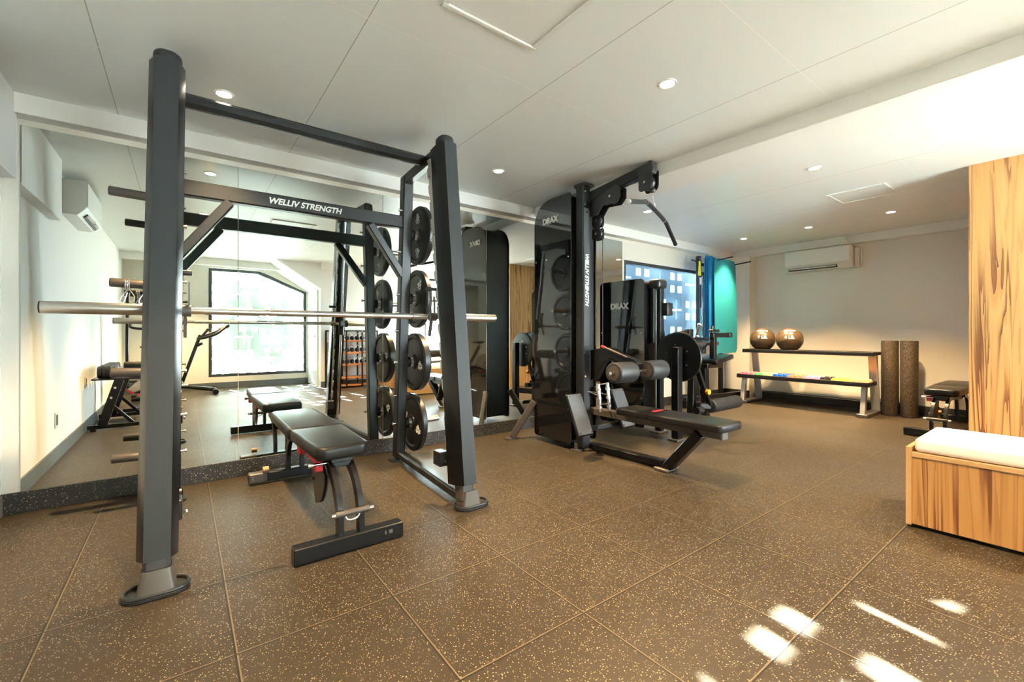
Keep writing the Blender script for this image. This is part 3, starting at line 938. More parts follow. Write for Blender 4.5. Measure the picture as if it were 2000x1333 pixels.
# ------------------------------------------------------------------ adjustable bench (built along +y, front stabiliser at y = 0)
def adjustable_bench(label):
    t = Thing('adjustable_bench', label, 'workout bench', (0, 0, 0), 'adjustable benches')
    f = t.part('front_stabiliser', MB().bar((-0.245, 0, 0.042), (0.245, 0, 0.042), 0.062, 0.070, 0.004), 'frame_dark')
    t.part('rear_stabiliser', MB().bar((-0.28, 1.27, 0.045), (0.28, 1.27, 0.045), 0.060, 0.060, 0.006), 'frame_dark')
    t.part('wheel', MB().cyl((-0.20, 1.235, 0.10), (-0.165, 1.235, 0.10), 0.018, 16, bevel=0.003), 'wood_edge')
    for s in (-1, 1):
        t.part('end_cover', MB().bar((s*0.17, 1.27, 0.0465), (s*0.279, 1.27, 0.0465), 0.066, 0.062, 0.006), 'bronze_black')
    for s in (-1, 1):
        x = s*0.047
        pth = smooth_path([(x, 0.005, 0.075), (x, 0.02, 0.20), (x, 0.09, 0.30), (x*0.95, 0.20, 0.365), (x*0.9, 0.34, 0.385)], 6)
        t.part('front_leg', MB().tube(pth, 0, w=0.050, h=0.024, up=(1, 0, 0)), 'frame_dark')
        pth = smooth_path([(x*0.9, 1.26, 0.07), (x*0.9, 1.255, 0.18), (x*0.9, 1.21, 0.27), (x*0.9, 1.12, 0.325), (x*0.9, 1.0, 0.34)], 6)
        t.part('rear_leg', MB().tube(pth, 0, w=0.050, h=0.024, up=(1, 0, 0)), 'frame_dark')
    t.part('main_rail', MB().bar((0, 0.24, 0.365), (0, 1.12, 0.315), 0.052, 0.060, 0.006), 'frame_dark')
    # quadrant with holes under the seat, a swinging ladder plate
    q = MB()
    mx = Matrix(((0, 0, 1, 0), (1, 0, 0, 0), (0, 1, 0, 0), (0, 0, 0, 1)))
    fan = [(0.30, 0.36)] + arc(0.36, 0.33, 0.20, 185, 262, 8) + [(0.40, 0.24), (0.42, 0.36)]
    for x in (-0.075, -0.060):
        q.prism(fan, x-0.003, x+0.003, mx)
    q.cyl((-0.09, 0.36, 0.25), (-0.045, 0.36, 0.25), 0.010, 14)
    t.part('adjustment_quadrant', q, 'bronze_black')
    rb = MB().box((-0.088, 0.34, 0.365), (0.018, 0.22, 0.035), 0.003).box((-0.095, 0.20, 0.355), (0.035, 0.045, 0.05), 0.004).box((-0.088, 0.62, 0.355), (0.03, 0.08, 0.06), 0.004)
    t.part('adjuster', rb, 'red_paint', label='red adjusting bracket')
    t.part('adjuster_pin', MB().cyl((-0.13, 0.18, 0.368), (-0.02, 0.18, 0.368), 0.008, 12).cyl((-0.145, 0.18, 0.368), (-0.125, 0.18, 0.368), 0.014, 12), 'chrome')
    t.part('seat_bracket', MB().box((0, 0.30, 0.385), (0.10, 0.34, 0.02), 0.003).box((0, 0.16, 0.375), (0.085, 0.05, 0.05), 0.004), 'black_plastic')
    t.part('back_bracket', MB().box((0.0, 0.95, 0.378), (0.08, 0.62, 0.030), 0.004), 'black_plastic')
    # carrying roller across the front legs
    r_ = MB().cyl((-0.075, -0.032, 0.185), (0.075, -0.032, 0.185), 0.014, 16, bevel=0.002)
    ro = t.part('carry_handle', r_, 'bronze_black')
    for s in (-1, 1):
        t.part('handle_end', MB().cyl((s*0.094, -0.032, 0.185), (s*0.075, -0.032, 0.185), 0.012, 14), 'chrome', ro, label='chrome end')
    t.part('handle_loop', MB().tube(smooth_path([(-0.035, -0.03, 0.175), (-0.02, -0.035, 0.155), (0.015, -0.035, 0.155), (0.035, -0.03, 0.175)]), 0.004, 8), 'steel', ro)
    # pads
    seat = [(-0.10, 0.10), (0.10, 0.10)]
    sp = arc(-0.075, 0.155, 0.052, 180, 270, 6) + arc(0.075, 0.155, 0.052, 270, 360, 6) + arc(0.122, 0.615, 0.022, 0, 90, 4) + arc(-0.122, 0.615, 0.022, 90, 180, 4)
    so = t.part('seat_pad', MB().prism(sp, 0.395, 0.462, None, 0.018, 3), 'vinyl', angle=50)
    bp_ = arc(-0.128, 0.672, 0.022, 180, 270, 4) + arc(0.128, 0.672, 0.022, 270, 360, 4) + arc(0.096, 1.315, 0.045, 0, 90, 6) + arc(-0.096, 1.315, 0.045, 90, 180, 6)
    t.part('back_pad', MB().prism(bp_, 0.395, 0.462, None, 0.018, 3), 'vinyl', angle=50)
    t.part('label_sticker', MB().box((0.18, -0.0325, 0.047), (0.018, 0.002, 0.018)).box((0.155, -0.0325, 0.047), (0.008, 0.002, 0.018)), 'grey_metal', f)
    return t.o
b1 = adjustable_bench('black padded adjustable bench standing inside the rack frame')
b1.location = (0.622, 2.075, 0)
b3 = copy_tree(b1)
b3['label'] = 'black padded adjustable bench half hidden behind the wood clad wall'
b3.location = (5.73, 0.905, 0)
b3.rotation_euler = (0, 0, R(-90))

# ------------------------------------------------------------------ cable tower with pulldown and low row
def rect_tower(t, x0, x1, y0, y1, z0, z1, r_front, r_rear, text_z, tsize):
    """shroud in the y-z plane pulled along x, glossy side panels"""
    mx = Matrix(((0, 0, 1, 0), (1, 0, 0, 0), (0, 1, 0, 0), (0, 0, 0, 1)))
    out = rrect(y0, z0, y1, z1, (0.03, 0.03, r_rear, r_front), 10)
    core = rrect(y0+0.02, z0+0.02, y1-0.02, z1-0.02, (0.02, 0.02, r_rear*0.95, max(r_front-0.01, 0.005)), 10)
    t.part('weight_stack_housing', MB().prism(core, x0+0.012, x1-0.012, mx), 'frame_dark')
    for xa, xb, s in ((x0, x0+0.012, -1), (x1-0.012, x1, 1)):
        p = t.part('side_panel', MB().prism(out, xa, xb, mx, 0.003, 1), 'gloss_black', label='glossy black side panel')
        for (yy, zz) in ((y0+0.03, z1-0.55), (y1-0.03, z1-0.55), (y0+0.03, z0+0.3), (y1-0.03, z0+0.3)):
            xx = xa if s < 0 else xb
            t.part('bolt', MB().cyl((xx, yy, zz), (xx+s*0.006, yy, zz), 0.006, 10), 'steel', p)
        if s < 0:
            t.part('lettering', text_mb('DRAX', tsize, frame_mtx((xa-0.002, (y0+y1)/2 + 0.02, text_z), (0, -1, 0), (0, 0, 1)), 0.0, 0.0045, 0.001, xscale=1.0), 'lettering_white', p)

CX = 2.815
lt = Thing('cable_tower', 'tall glossy black cable tower with overhead arm, thigh rollers and low bench', 'weight machine', (CX, 2.6, 0))
rect_tower(lt, 2.655, 2.975, 2.70, 3.19, 0.05, 2.215, 0.03, 0.22, 2.02, 0.074)
ps = lt.part('front_post', MB().bar((2.74, 2.64, 0.03), (2.74, 2.64, 2.25), 0.092, 0.090, 0.010, up=(0, 1, 0)), 'black_frame')
lt.part('front_strip', MB().box((2.735, 2.594, 1.20), (0.066, 0.004, 1.72), 0.001), 'post_front', ps)
lt.part('lettering', text_mb('WELLIV STRENGTH', 0.052, frame_mtx((2.735, 2.5905, 1.46), (0, 0, -1), (1, 0, 0)), 0.25, 0.0016, xscale=0.98), 'lettering_white', ps, label='white slanted lettering running down')
lt.part('post_cap', MB().box((2.755, 2.64, 2.262), (0.13, 0.13, 0.035), 0.012, seg=2), 'black_plastic', ps)
a0, a1 = Vector((2.80, 2.62, 2.165)), Vector((2.85, 2.03, 2.262))
am = lt.part('overhead_arm', MB().bar(a0, a1, 0.060, 0.085, 0.008), 'black_frame')
lt.part('arm_cap', MB().bar(a1-(a1-a0)*0.03, a1+(a1-a0)*0.04, 0.07, 0.10, 0.012), 'black_plastic', am)
def side_plate(pts, x0, x1, bevel=0.003):
    mx = Matrix(((0, 0, 1, 0), (1, 0, 0, 0), (0, 1, 0, 0), (0, 0, 0, 1)))
    return MB().prism(pts, x0, x1, mx, bevel, 1)
for nm, pts in (('arm_bracket', [(2.60, 2.00), (2.60, 2.12), (2.32, 2.20), (2.28, 2.17), (2.28, 2.09), (2.33, 2.05), (2.46, 2.06), (2.52, 1.99)]),
                ('pulley_bracket', rrect(1.995, 2.085, 2.12, 2.24, (0.05, 0.03, 0.01, 0.01), 5))):
    m = side_plate(pts, 2.782, 2.790).add(side_plate(pts, 2.862, 2.870).bm) if nm == 'arm_bracket' else side_plate(pts, 2.805, 2.813).add(side_plate(pts, 2.885, 2.893).bm)
    o = lt.part(nm, m, 'black_plastic')
    cy_, cz_ = (2.38, 2.12) if nm == 'arm_bracket' else (2.06, 2.15)
    cx_ = 2.826 if nm == 'arm_bracket' else 2.849
    lt.part('pulley', MB().cyl((cx_-0.014, cy_, cz_), (cx_+0.014, cy_, cz_), 0.055, 28, bevel=0.004), 'black_plastic', o)
    lt.part('bolt', MB().cyl((cx_-0.052, cy_, cz_), (cx_+0.052, cy_, cz_), 0.010, 12), 'chrome', o)
for z in (1.955, 1.845):
    o = lt.part('pulley_housing', side_plate(rrect(2.50, z-0.052, 2.595, z+0.052, 0.025, 4), 2.800, 2.806).add(side_plate(rrect(2.50, z-0.052, 2.595, z+0.052, 0.025, 4), 2.846, 2.852).bm), 'black_plastic')
    lt.part('pulley', MB().cyl((2.815, 2.545, z), (2.838, 2.545, z), 0.042, 24, bevel=0.004), 'black_plastic', o)
    lt.part('bolt', MB().cyl((2.792, 2.545, z), (2.858, 2.545, z), 0.008, 10), 'chrome', o)
lt.part('cable', MB().cyl((2.835, 2.505, 1.95), (2.835, 2.505, 0.80), 0.0028, 8).tube([(2.835, 2.38, 2.175), (2.849, 2.06, 2.208)], 0.0028, 8), 'black_plastic')
lt.part('drop_cable', MB().cyl((2.849, 2.02, 2.13), (2.849, 2.02, 2.08), 0.004, 8).sphere((2.849, 2.02, 2.085), 0.022), 'black_plastic')
# post bolts
for i, z in enumerate((2.20, 2.115, 2.09, 2.03, 0.84, 0.70, 0.64)):
    lt.part('bolt', MB().cyl((2.712 + (0.02 if i % 2 else 0), 2.594, z), (2.712 + (0.02 if i % 2 else 0), 2.584, z), 0.009, 10), 'chrome', ps)
# thigh hold-down arm
ar = lt.part('roller_arm', side_plate([(2.60, 0.60), (2.60, 0.86), (2.44, 0.885), (2.14, 0.80), (2.10, 0.765), (2.12, 0.72), (2.38, 0.80), (2.45, 0.76), (2.54, 0.62)], CX-0.03, CX+0.03, 0.004), 'frame_dark')
lt.part('arm_lever', MB().bar((CX-0.045, 2.42, 0.885), (CX-0.045, 2.20, 0.815), 0.014, 0.014, 0.003), 'grey_metal', ar)
lt.part('lever_tip', MB().cyl((CX-0.045, 2.42, 0.885), (CX-0.045, 2.46, 0.895), 0.012, 12, bevel=0.003), 'red_paint', ar)
ax = lt.part('roller_axle', MB().cyl((2.45, 2.09, 0.715), (3.09, 2.09, 0.715), 0.012, 16), 'chrome')
for c in (2.585, 2.965):
    ro = lt.part('foam_roller_pad', MB().cyl((c-0.105, 2.09, 0.715), (c+0.105, 2.09, 0.715), 0.076, 36, bevel=0.010), 'foam')
    for s in (-1, 1):
        lt.part('roller_end', MB().cyl((c+s*0.104, 2.09, 0.715), (c+s*0.109, 2.09, 0.715), 0.052, 28).cyl((c+s*0.106, 2.09, 0.715), (c+s*0.116, 2.09, 0.715), 0.016, 16), 'bronze_black', ro)
# low bench
bp_ = rrect(2.665, 1.395, 2.945, 1.93, (0.03, 0.03, 0.004, 0.004), 5)
lt.part('bench_pad', MB().prism(bp_, 0.372, 0.425, None, 0.014, 3), 'vinyl', angle=50)
bp_ = rrect(2.675, 1.935, 2.935, 2.24, (0.004, 0.004, 0.02, 0.02), 5)
pd = lt.part('bench_pad', MB().prism(bp_, 0.372, 0.425, None, 0.014, 3), 'vinyl', angle=50)
lt.part('label_tag', MB().box((2.82, 1.96, 0.426), (0.10, 0.03, 0.002)), 'red_paint', pd)
lt.part('seat_rail', MB().bar((CX, 1.46, 0.340), (CX, 2.60, 0.340), 0.07, 0.06, 0.006), 'bronze_black')
lt.part('rail_end', MB().bar((CX, 1.445, 0.34), (CX, 1.47, 0.34), 0.074, 0.064, 0.006), 'grey_metal')
lt.part('bench_leg', MB().bar((CX-0.02, 1.60, 0.33), (CX+0.03, 1.89, 0.015), 0.070, 0.085, 0.006, up=(1, 0, 0)), 'frame_dark')
lt.part('bench_foot', MB().box((CX+0.03, 1.90, 0.012), (0.16, 0.11, 0.022), 0.005), 'grey_metal')
lt.part('base_rail', MB().bar((CX+0.03, 1.92, 0.04), (CX, 2.62, 0.04), 0.075, 0.05, 0.006), 'frame_dark')
for s in (-1, 1):
    x = CX - 0.015 + s*0.265
    M = Matrix.Translation((x, 2.49, 0.350)) @ Matrix.Rotation(R(-24), 4, 'X')
    fp = lt.part('foot_plate', MB().box((0, 0, 0), (0.17, 0.018, 0.345), 0.006).bm and MB().add(MB().box((0, 0, 0), (0.17, 0.03, 0.345), 0.006).bm, M), 'frame_dark')
    lt.part('tread_plate', MB().add(MB().box((0, -0.017, 0), (0.155, 0.006, 0.33), 0.002).bm, M), 'tread_plate', fp, label='diamond tread plate')
    for (px, pz) in ((-0.065, -0.15), (0.065, -0.15), (-0.065, 0.15), (0.065, 0.15)):
        lt.part('bolt', MB().add(MB().cyl((px, -0.019, pz), (px, -0.025, pz), 0.008, 10).bm, M), 'chrome', fp)
    lt.part('plate_arm', MB().bar((CX, 2.56, 0.20), (x, 2.50, 0.22), 0.04, 0.04, 0.005), 'frame_dark')
    # splayed rear legs
    sx = 2.655 if s < 0 else 2.975
    lt.part('rear_leg', MB().bar((sx-s*0.0, 3.19, 0.36), (sx+s*0.155, 3.33, 0.02), 0.045, 0.06, 0.006), 'bronze_black')
    fo = MB(); fo.prism([(sx+s*0.16+a_, 3.34+b2) for a_, b2 in rrect(-0.065, -0.04, 0.065, 0.04, 0.02, 4)], 0, 0.012)
    lt.part('rear_foot', fo, 'bronze_black')
lt.part('levelling_foot', MB().cyl((2.86, 2.78, 0), (2.86, 2.78, 0.012), 0.05, 24).cyl((2.86, 2.78, 0.01), (2.86, 2.78, 0.06), 0.018, 12).cyl((2.70, 2.68, 0), (2.70, 2.68, 0.012), 0.05, 24).cyl((2.70, 2.68, 0.01), (2.70, 2.68, 0.06), 0.018, 12), 'grey_metal')
lt.part('low_pulley', MB().cyl((CX-0.02, 2.57, 0.50), (CX+0.02, 2.57, 0.50), 0.05, 24, bevel=0.004), 'black_plastic')

# curved pulldown bar on its chain
pb = Thing('pulldown_bar', 'black bent pulldown bar hanging from the overhead arm', 'bar attachment', (2.90, 2.06, 1.96))
P = [Vector((2.36, 1.86, 1.875)), Vector((2.64, 1.955, 1.945)), Vector((2.72, 1.985, 1.965)), Vector((2.93, 2.055, 1.955)), Vector((3.17, 2.14, 1.935)), Vector((3.25, 2.165, 1.91)), Vector((3.50, 2.25, 1.80))]
pb.part('bar', MB().tube(smooth_path(P, 5), 0.0165, 16), 'black_frame')
e = (P[0]-P[1]).normalized()
pb.part('end_cap', MB().cyl(P[0], P[0]+e*0.02, 0.021, 20, bevel=0.004), 'steel', label='pale metal end cap')
e = (P[-1]-P[-2]).normalized()
pb.part('end_cap', MB().cyl(P[-1], P[-1]+e*0.015, 0.018, 20, bevel=0.004), 'black_plastic')
for q in (2, 4):
    d = (P[q+1]-P[q-1]).normalized()
    pb.part('grip_ring', MB().cyl(P[q]-d*0.004, P[q]+d*0.004, 0.0185, 20), 'steel')
pb.part('swivel', MB().cyl((2.90, 2.045, 1.955), (2.90, 2.045, 2.0), 0.011, 14).tube(smooth_path([(2.86, 2.03, 1.965), (2.862, 2.03, 2.01), (2.875, 2.035, 2.035), (2.89, 2.04, 2.01), (2.90, 2.045, 1.97)]), 0.003, 8), 'steel')
ch = MB()
for k in range(5):
    z = 2.072 - k*0.0115
    a = k*PI/2
    ring = [(2.852+k*0.005 + 0.0045*math.cos(t_)*math.cos(a), 2.02+k*0.003 + 0.0045*math.cos(t_)*math.sin(a), z + 0.009*math.sin(t_)) for t_ in [2*PI*q/12 for q in range(12)]]
    ch.tube(ring, 0.0018, 6, closed=True)
pb.part('chain', ch, 'chrome')

# double handle for low row resting on the rail
hd = Thing('row_handle', 'chrome double grip row handle standing on the low bench rail', 'handle attachment', (2.74, 2.40, 0.37))
for x in (2.665, 2.775):
    hd.part('grip', MB().cyl((x, 2.38, 0.375), (x, 2.40, 0.60), 0.015, 18, bevel=0.003), 'chrome')
    for z in (0.40, 0.47, 0.54):
        hd.part('grip_collar', MB().cyl((x, 2.382+(z-0.375)*0.09, z), (x, 2.383+(z-0.375)*0.09, z+0.018), 0.0185, 18), 'steel')
hd.part('crossbar', MB().cyl((2.665, 2.387, 0.43), (2.775, 2.387, 0.43), 0.005, 10).cyl((2.665, 2.400, 0.592), (2.775, 2.400, 0.592), 0.005, 10), 'chrome')
hd.part('yoke', MB().tube([(2.665, 2.39, 0.50), (2.70, 2.55, 0.52), (2.775, 2.39, 0.50)], 0.004, 8), 'chrome')

# ------------------------------------------------------------------ leg machine
lg = Thing('leg_machine', 'lower black leg machine with glossy tower, round cam disc and long leg roller', 'weight machine', (4.2, 2.6, 0))
rect_tower(lg, 3.69, 3.99, 2.72, 3.30, 0.05, 1.556, 0.05, 0.05, 1.285, 0.085)
lp = lg.part('front_post', MB().bar((3.86, 2.66, 0.02), (3.86, 2.66, 1.50), 0.06, 0.075, 0.008, up=(0, 1, 0)), 'black_frame')
lg.part('top_cover', MB().box((3.85, 2.67, 1.50), (0.16, 0.13, 0.10), 0.03, seg=3).box((3.84, 2.69, 1.2), (0.12, 0.05, 0.6), 0.01), 'black_plastic')
lg.part('post_foot', MB().box((3.85, 2.66, 0.01), (0.16, 0.12, 0.02), 0.005), 'grey_metal', lp)
lg.part('selector_box', MB().box((3.90, 2.60, 1.245), (0.10, 0.08, 0.13), 0.012, seg=2), 'black_plastic')
lg.part('weight_rod', MB().cyl((3.80, 2.66, 0.1), (3.80, 2.66, 1.42), 0.009, 12), 'grey_metal')
# disc and upright
dc = Vector((3.79, 2.40, 0.775))
dm = MB(); dm.lathe([(0, -0.016), (0.20, -0.016), (0.232, -0.012), (0.236, 0), (0.232, 0.012), (0.20, 0.016), (0, 0.016)], Matrix.Translation(dc) @ Matrix.Rotation(R(90), 4, 'Y'), 56)
ds = lg.part('cam_disc', dm, 'frame_dark')
for a in (20, 80, 150, 215, 285, 335):
    y, z = dc.y + 0.12*math.cos(R(a)), dc.z + 0.12*math.sin(R(a))
    lg.part('bolt', MB().cyl((3.775, y, z), (3.762, y, z), 0.010, 12), 'chrome', ds)
lg.part('disc_cable', MB().tube([(3.79, dc.y+0.241*math.cos(R(a)), dc.z+0.241*math.sin(R(a))) for a in range(-60, 130, 10)], 0.004, 8), 'bronze_black', ds)
lg.part('upright', MB().bar((3.70, 2.36, 0.02), (3.70, 2.36, 0.875), 0.075, 0.075, 0.006, up=(0, 1, 0)), 'frame_dark')
lg.part('upright_foot', MB().box((3.70, 2.36, 0.01), (0.15, 0.11, 0.02), 0.005), 'grey_metal')
lg.part('side_rail', MB().bar((3.70, 2.36, 0.22), (3.80, 2.72, 0.22), 0.05, 0.07, 0.006), 'frame_dark')
lg.part('rear_leg', MB().bar((4.06, 2.42, 0.60), (4.00, 2.40, 0.02), 0.06, 0.07, 0.006, up=(0, 1, 0)), 'frame_dark')
lg.part('base_beam', MB().bar((3.78, 2.40, 0.045), (4.75, 2.60, 0.045), 0.06, 0.05, 0.006), 'frame_dark')
# swing lever and roller
lv = lg.part('swing_lever', MB().bar((3.90, 2.33, 0.82), (4.03, 2.28, 0.46), 0.032, 0.05, 0.005, up=(0, 1, 0)).bar((4.03, 2.28, 0.47), (4.10, 2.26, 0.30), 0.028, 0.05, 0.005, up=(0, 1, 0)), 'black_frame')
lg.part('lever_knob', MB().cyl((4.02, 2.25, 0.44), (4.015, 2.215, 0.44), 0.026, 20, bevel=0.006), 'orange_paint', lv, label='round orange knob')
lg.part('lever_gear', MB().cyl((4.06, 2.30, 0.42), (4.09, 2.29, 0.42), 0.055, 20), 'frame_dark', lv)
rr = lg.part('leg_roller', MB().cyl((4.14, 2.28, 0.285), (4.68, 2.28, 0.285), 0.066, 36, bevel=0.014), 'foam')
lg.part('roller_bracket', MB().bar((4.12, 2.27, 0.29), (4.0, 2.32, 0.30), 0.05, 0.06, 0.01).cyl((3.93, 2.30, 0.26), (4.02, 2.30, 0.26), 0.035, 16), 'black_plastic', rr)
# seat, back and arm supports (upper group)
lg.part('seat_pad', MB().box((4.56, 2.47, 0.725), (0.36, 0.26, 0.05), 0.014, Matrix.Rotation(R(-9), 4, 'Y'), 3), 'vinyl', angle=50)
lg.part('seat_plate', MB().box((4.45, 2.47, 0.665), (0.30, 0.16, 0.05), 0.008), 'frame_dark')
lg.part('seat_column', MB().bar((4.45, 2.50, 0.05), (4.42, 2.50, 0.66), 0.07, 0.07, 0.006, up=(0, 1, 0)), 'frame_dark')
lg.part('thigh_pad', MB().box((4.35, 2.50, 0.892), (0.52, 0.14, 0.04), 0.012, seg=2), 'bronze_black')
lg.part('thigh_rest', MB().box((4.18, 2.50, 0.945), (0.46, 0.13, 0.030), 0.010, seg=2), 'vinyl')
lg.part('support_post', MB().bar((4.42, 2.40, 0.74), (4.42, 2.40, 1.0), 0.055, 0.055, 0.005, up=(0, 1, 0)), 'black_frame')
la = lg.part('support_arm', MB().bar((4.38, 2.40, 0.985), (4.72, 2.40, 0.985), 0.05, 0.05, 0.008), 'black_frame')
lg.part('arm_end', MB().box((4.74, 2.40, 0.985), (0.06, 0.06, 0.055), 0.008).cyl((4.40, 2.40, 1.0), (4.40, 2.40, 1.08), 0.018, 14).box((4.44, 2.40, 1.03), (0.14, 0.05, 0.03), 0.006), 'black_plastic', la)
lg.part('diagonal_brace', MB().bar((4.12, 2.44, 0.74), (4.38, 2.44, 0.90), 0.02, 0.03, 0.003), 'frame_dark')
gp = lg.part('hand_grip', MB().cyl((4.05, 2.36, 0.975), (4.09, 2.36, 1.085), 0.019, 18, bevel=0.004), 'foam')
lg.part('grip_end', MB().cyl((4.088, 2.36, 1.08), (4.094, 2.36, 1.095), 0.022, 18, bevel=0.003).cyl((4.045, 2.36, 0.965), (4.05, 2.36, 0.978), 0.022, 18), 'steel', gp)
lg.part('back_plate', MB().box((3.93, 2.44, 0.98), (0.20, 0.05, 0.10), 0.01, Matrix.Rotation(R(-10), 4, 'Y')).box((4.0, 2.40, 1.0), (0.07, 0.02, 0.09), 0.004), 'frame_dark')
lg.part('back_pad', MB().box((4.02, 2.86, 0.98), (0.04, 0.30, 0.30), 0.014, Matrix.Rotation(R(-15), 4, 'X') , 2), 'vinyl')

# ------------------------------------------------------------------ mat stand with hanging mats
ms = Thing('mat_stand', 'black upright stand with long pegs carrying the exercise mats', 'storage stand', (6.1, 3.36, 0))
for x, z1 in ((5.80, 2.09), (6.40, 2.02)):
    ms.part('upright', MB().bar((x, 3.36, 0.08), (x, 3.36, z1), 0.05 if x < 6 else 0.04, 0.06, 0.004, up=(0, 1, 0)), 'frame_dark')
ms.part('top_rail', MB().bar((5.80, 3.37, 1.98), (6.40, 3.37, 1.98), 0.03, 0.04, 0.003), 'frame_dark')
ms.part('base_beam', MB().bar((5.35, 3.30, 0.125), (6.72, 3.16, 0.125), 0.05, 0.045, 0.004), 'frame_dark')
ms.part('base_foot', MB().bar((5.40, 3.05, 0.05), (5.40, 3.50, 0.05), 0.05, 0.1, 0.004).bar((6.66, 3.16, 0.05), (6.66, 3.42, 0.05), 0.05, 0.1, 0.004), 'frame_dark')
for a, b_ in (((5.80, 3.36, 2.005), (5.53, 3.30, 2.00)), ((6.02, 3.36, 2.02), (6.04, 3.00, 2.055)), ((6.50, 3.36, 2.0), (6.52, 2.98, 2.035))):
    ms.part('peg', MB().cyl(a, b_, 0.0095, 12), 'frame_dark')
ms.part('top_rail_end', MB().bar((6.38, 3.37, 1.99), (6.54, 3.37, 1.99), 0.03, 0.04, 0.003), 'frame_dark')
for z in (2.05, 1.98, 1.42, 1.36):
    ms.part('bolt', MB().cyl((5.79, 3.328, z), (5.79, 3.318, z), 0.008, 10), 'chrome')
def hanging_mat(name, x0, x1, y, z0, z1, material, label, thick=0.012, wave=0.012):
    m = MB()
    t = bmesh.new()
    nx, nz = 14, 24
    V = {}
    W = x1-x0
    for l in (0, 1):
        for i in range(nx+1):
            for k in range(nz+1):
                u, v = i/nx, k/nz
                z = z0 + (z1-z0)*v
                x = x0 + W*u
                # rounded corners
                if v < 0.08 or v > 0.95:
                    q = (0.08-v)/0.08 if v < 0.08 else (v-0.95)/0.05
                    inset = 0.035*(1-math.sqrt(max(0, 1-q*q)))
                    x = x0 + inset + (W-2*inset)*u
                x += 0.012*math.sin(v*5.0)*(1 if u > 0.5 else 0.3)
                yy = y + wave*math.sin(u*5 + v*2) + l*thick
                V[(l, i, k)] = t.verts.new((x, yy, z))
    for l in (0, 1):
        for i in range(nx):
            for k in range(nz):
                t.faces.new((V[(l, i, k)], V[(l, i+1, k)], V[(l, i+1, k+1)], V[(l, i, k+1)]))
    for k in range(nz):
        for i in (0, nx):
            t.faces.new((V[(0, i, k)], V[(0, i, k+1)], V[(1, i, k+1)], V[(1, i, k)]))
    for i in range(nx):
        for k in (0, nz):
            t.faces.new((V[(0, i, k)], V[(0, i+1, k)], V[(1, i+1, k)], V[(1, i, k)]))
    bmesh.ops.recalc_face_normals(t, faces=t.faces)
    m.add(t)
    return solid(name, m, material, label, 'exercise mat', 'exercise mats hung on the stand', loc=((x0+x1)/2, y, (z0+z1)/2))
hanging_mat('exercise_mat', 5.95, 6.545, 3.20, 0.72, 2.06, 'mat_teal', 'wide teal exercise mat hanging on the stand in the far corner')
for k in range(3):
    hanging_mat('exercise_mat', 5.84+0.012*k, 6.10+0.02*k, 3.285-0.022*k, 0.85, 2.10-0.02*k, 'mat_blue',
                ('darkest blue mat hanging at the back against the stand', 'blue mat hanging in the middle of the three blue ones', 'blue mat hanging foremost, just left behind the teal mat')[k], wave=0.004)
m = MB()
m.prism([(-0.03, 0), (0.035, 0), (0.015, 0.20), (-0.01, 0.20)], -0.006, 0.006, frame_mtx((5.70, 3.29, 1.80), (1, 0, 0), (0, 0, 1)), 0.002, 1)
solid('hanging_tag', m, 'yellow', 'small yellow tapered tag hanging from the left peg of the mat stand', 'tag', loc=(5.70, 3.29, 1.80))
m = MB(); m.box((5.785, 3.322, 1.735), (0.045, 0.003, 0.10))
solid('notice_card', m, 'paper', 'small pale card fixed to the upright of the mat stand', 'card', loc=(5.785, 3.322, 1.735))
# green and black bands hanging by the stand
for i, (x, mt, lab) in enumerate(((5.745, 'mat_teal', 'thin green resistance band hanging beside the mat stand upright'), (5.826, 'black_plastic', 'thin black resistance band hanging in front of the stand upright'))):
    P = smooth_path([(x, 3.30, 1.35), (x-0.02, 3.29, 1.0), (x, 3.29, 0.93), (x+0.02, 3.30, 1.0), (x+0.005, 3.30, 1.35)], 6)
    solid('resistance_band', MB().tube(P, 0.006, 8, closed=True), mt, lab, 'resistance band', 'bands by the mat stand', loc=(x, 3.3, 1.1))

# ------------------------------------------------------------------ ball and dumbbell rack by the end wall
rk = Thing('storage_rack', 'two tier black and silver rack with medicine balls and small dumbbells', 'rack', (6.7, 2.37, 0))
Y0, Y1 = 1.60, 3.14
def tray(x0, x1, z, lip, dz):
    m = MB()
    m.box(((x0+x1)/2, (Y0+Y1)/2, z), (x1-x0, Y1-Y0, 0.008))
    m.box((x0+0.004, (Y0+Y1)/2, z+lip/2-0.01), (0.008, Y1-Y0, lip+0.02), 0.002)
    m.box((x1-0.004, (Y0+Y1)/2, z+lip/2), (0.008, Y1-Y0, lip), 0.002)
    for y in (Y0+0.004, Y1-0.004):
        m.box(((x0+x1)/2, y, z+lip/2-0.005), (x1-x0, 0.008, lip+0.01), 0.002)
    return m
rk.part('upper_tray', tray(6.60, 6.90, 0.745, 0.03, 0), 'black_plastic')
rk.part('lower_tray', tray(6.43, 6.73, 0.385, 0.035, 0), 'black_plastic')
for s, y in ((-1, Y0+0.07), (1, Y1-0.07)):
    rk.part('front_leg', MB().bar((6.47, y, 0.02), (6.53, y, 0.38), 0.07, 0.05, 0.004, up=(0, 1, 0)), 'silver_paint', label='silver front leg')
    rk.part('rear_leg', MB().bar((6.98, y, 0.03), (6.84, y, 0.74), 0.035, 0.09, 0.004, up=(0, 1, 0)), 'silver_paint', label='silver rear leg')
    rk.part('base_foot', MB().bar((6.42, y, 0.022), (7.06, y, 0.022), 0.11, 0.04, 0.004), 'grey_metal')
    rk.part('shelf_arm', MB().bar((6.50, y, 0.36), (6.92, y, 0.37), 0.03, 0.03, 0.003), 'silver_paint')
rk.part('rear_beam', MB().bar((7.0, Y0+0.07, 0.08), (7.0, Y1-0.07, 0.08), 0.05, 0.10, 0.004), 'black_plastic')

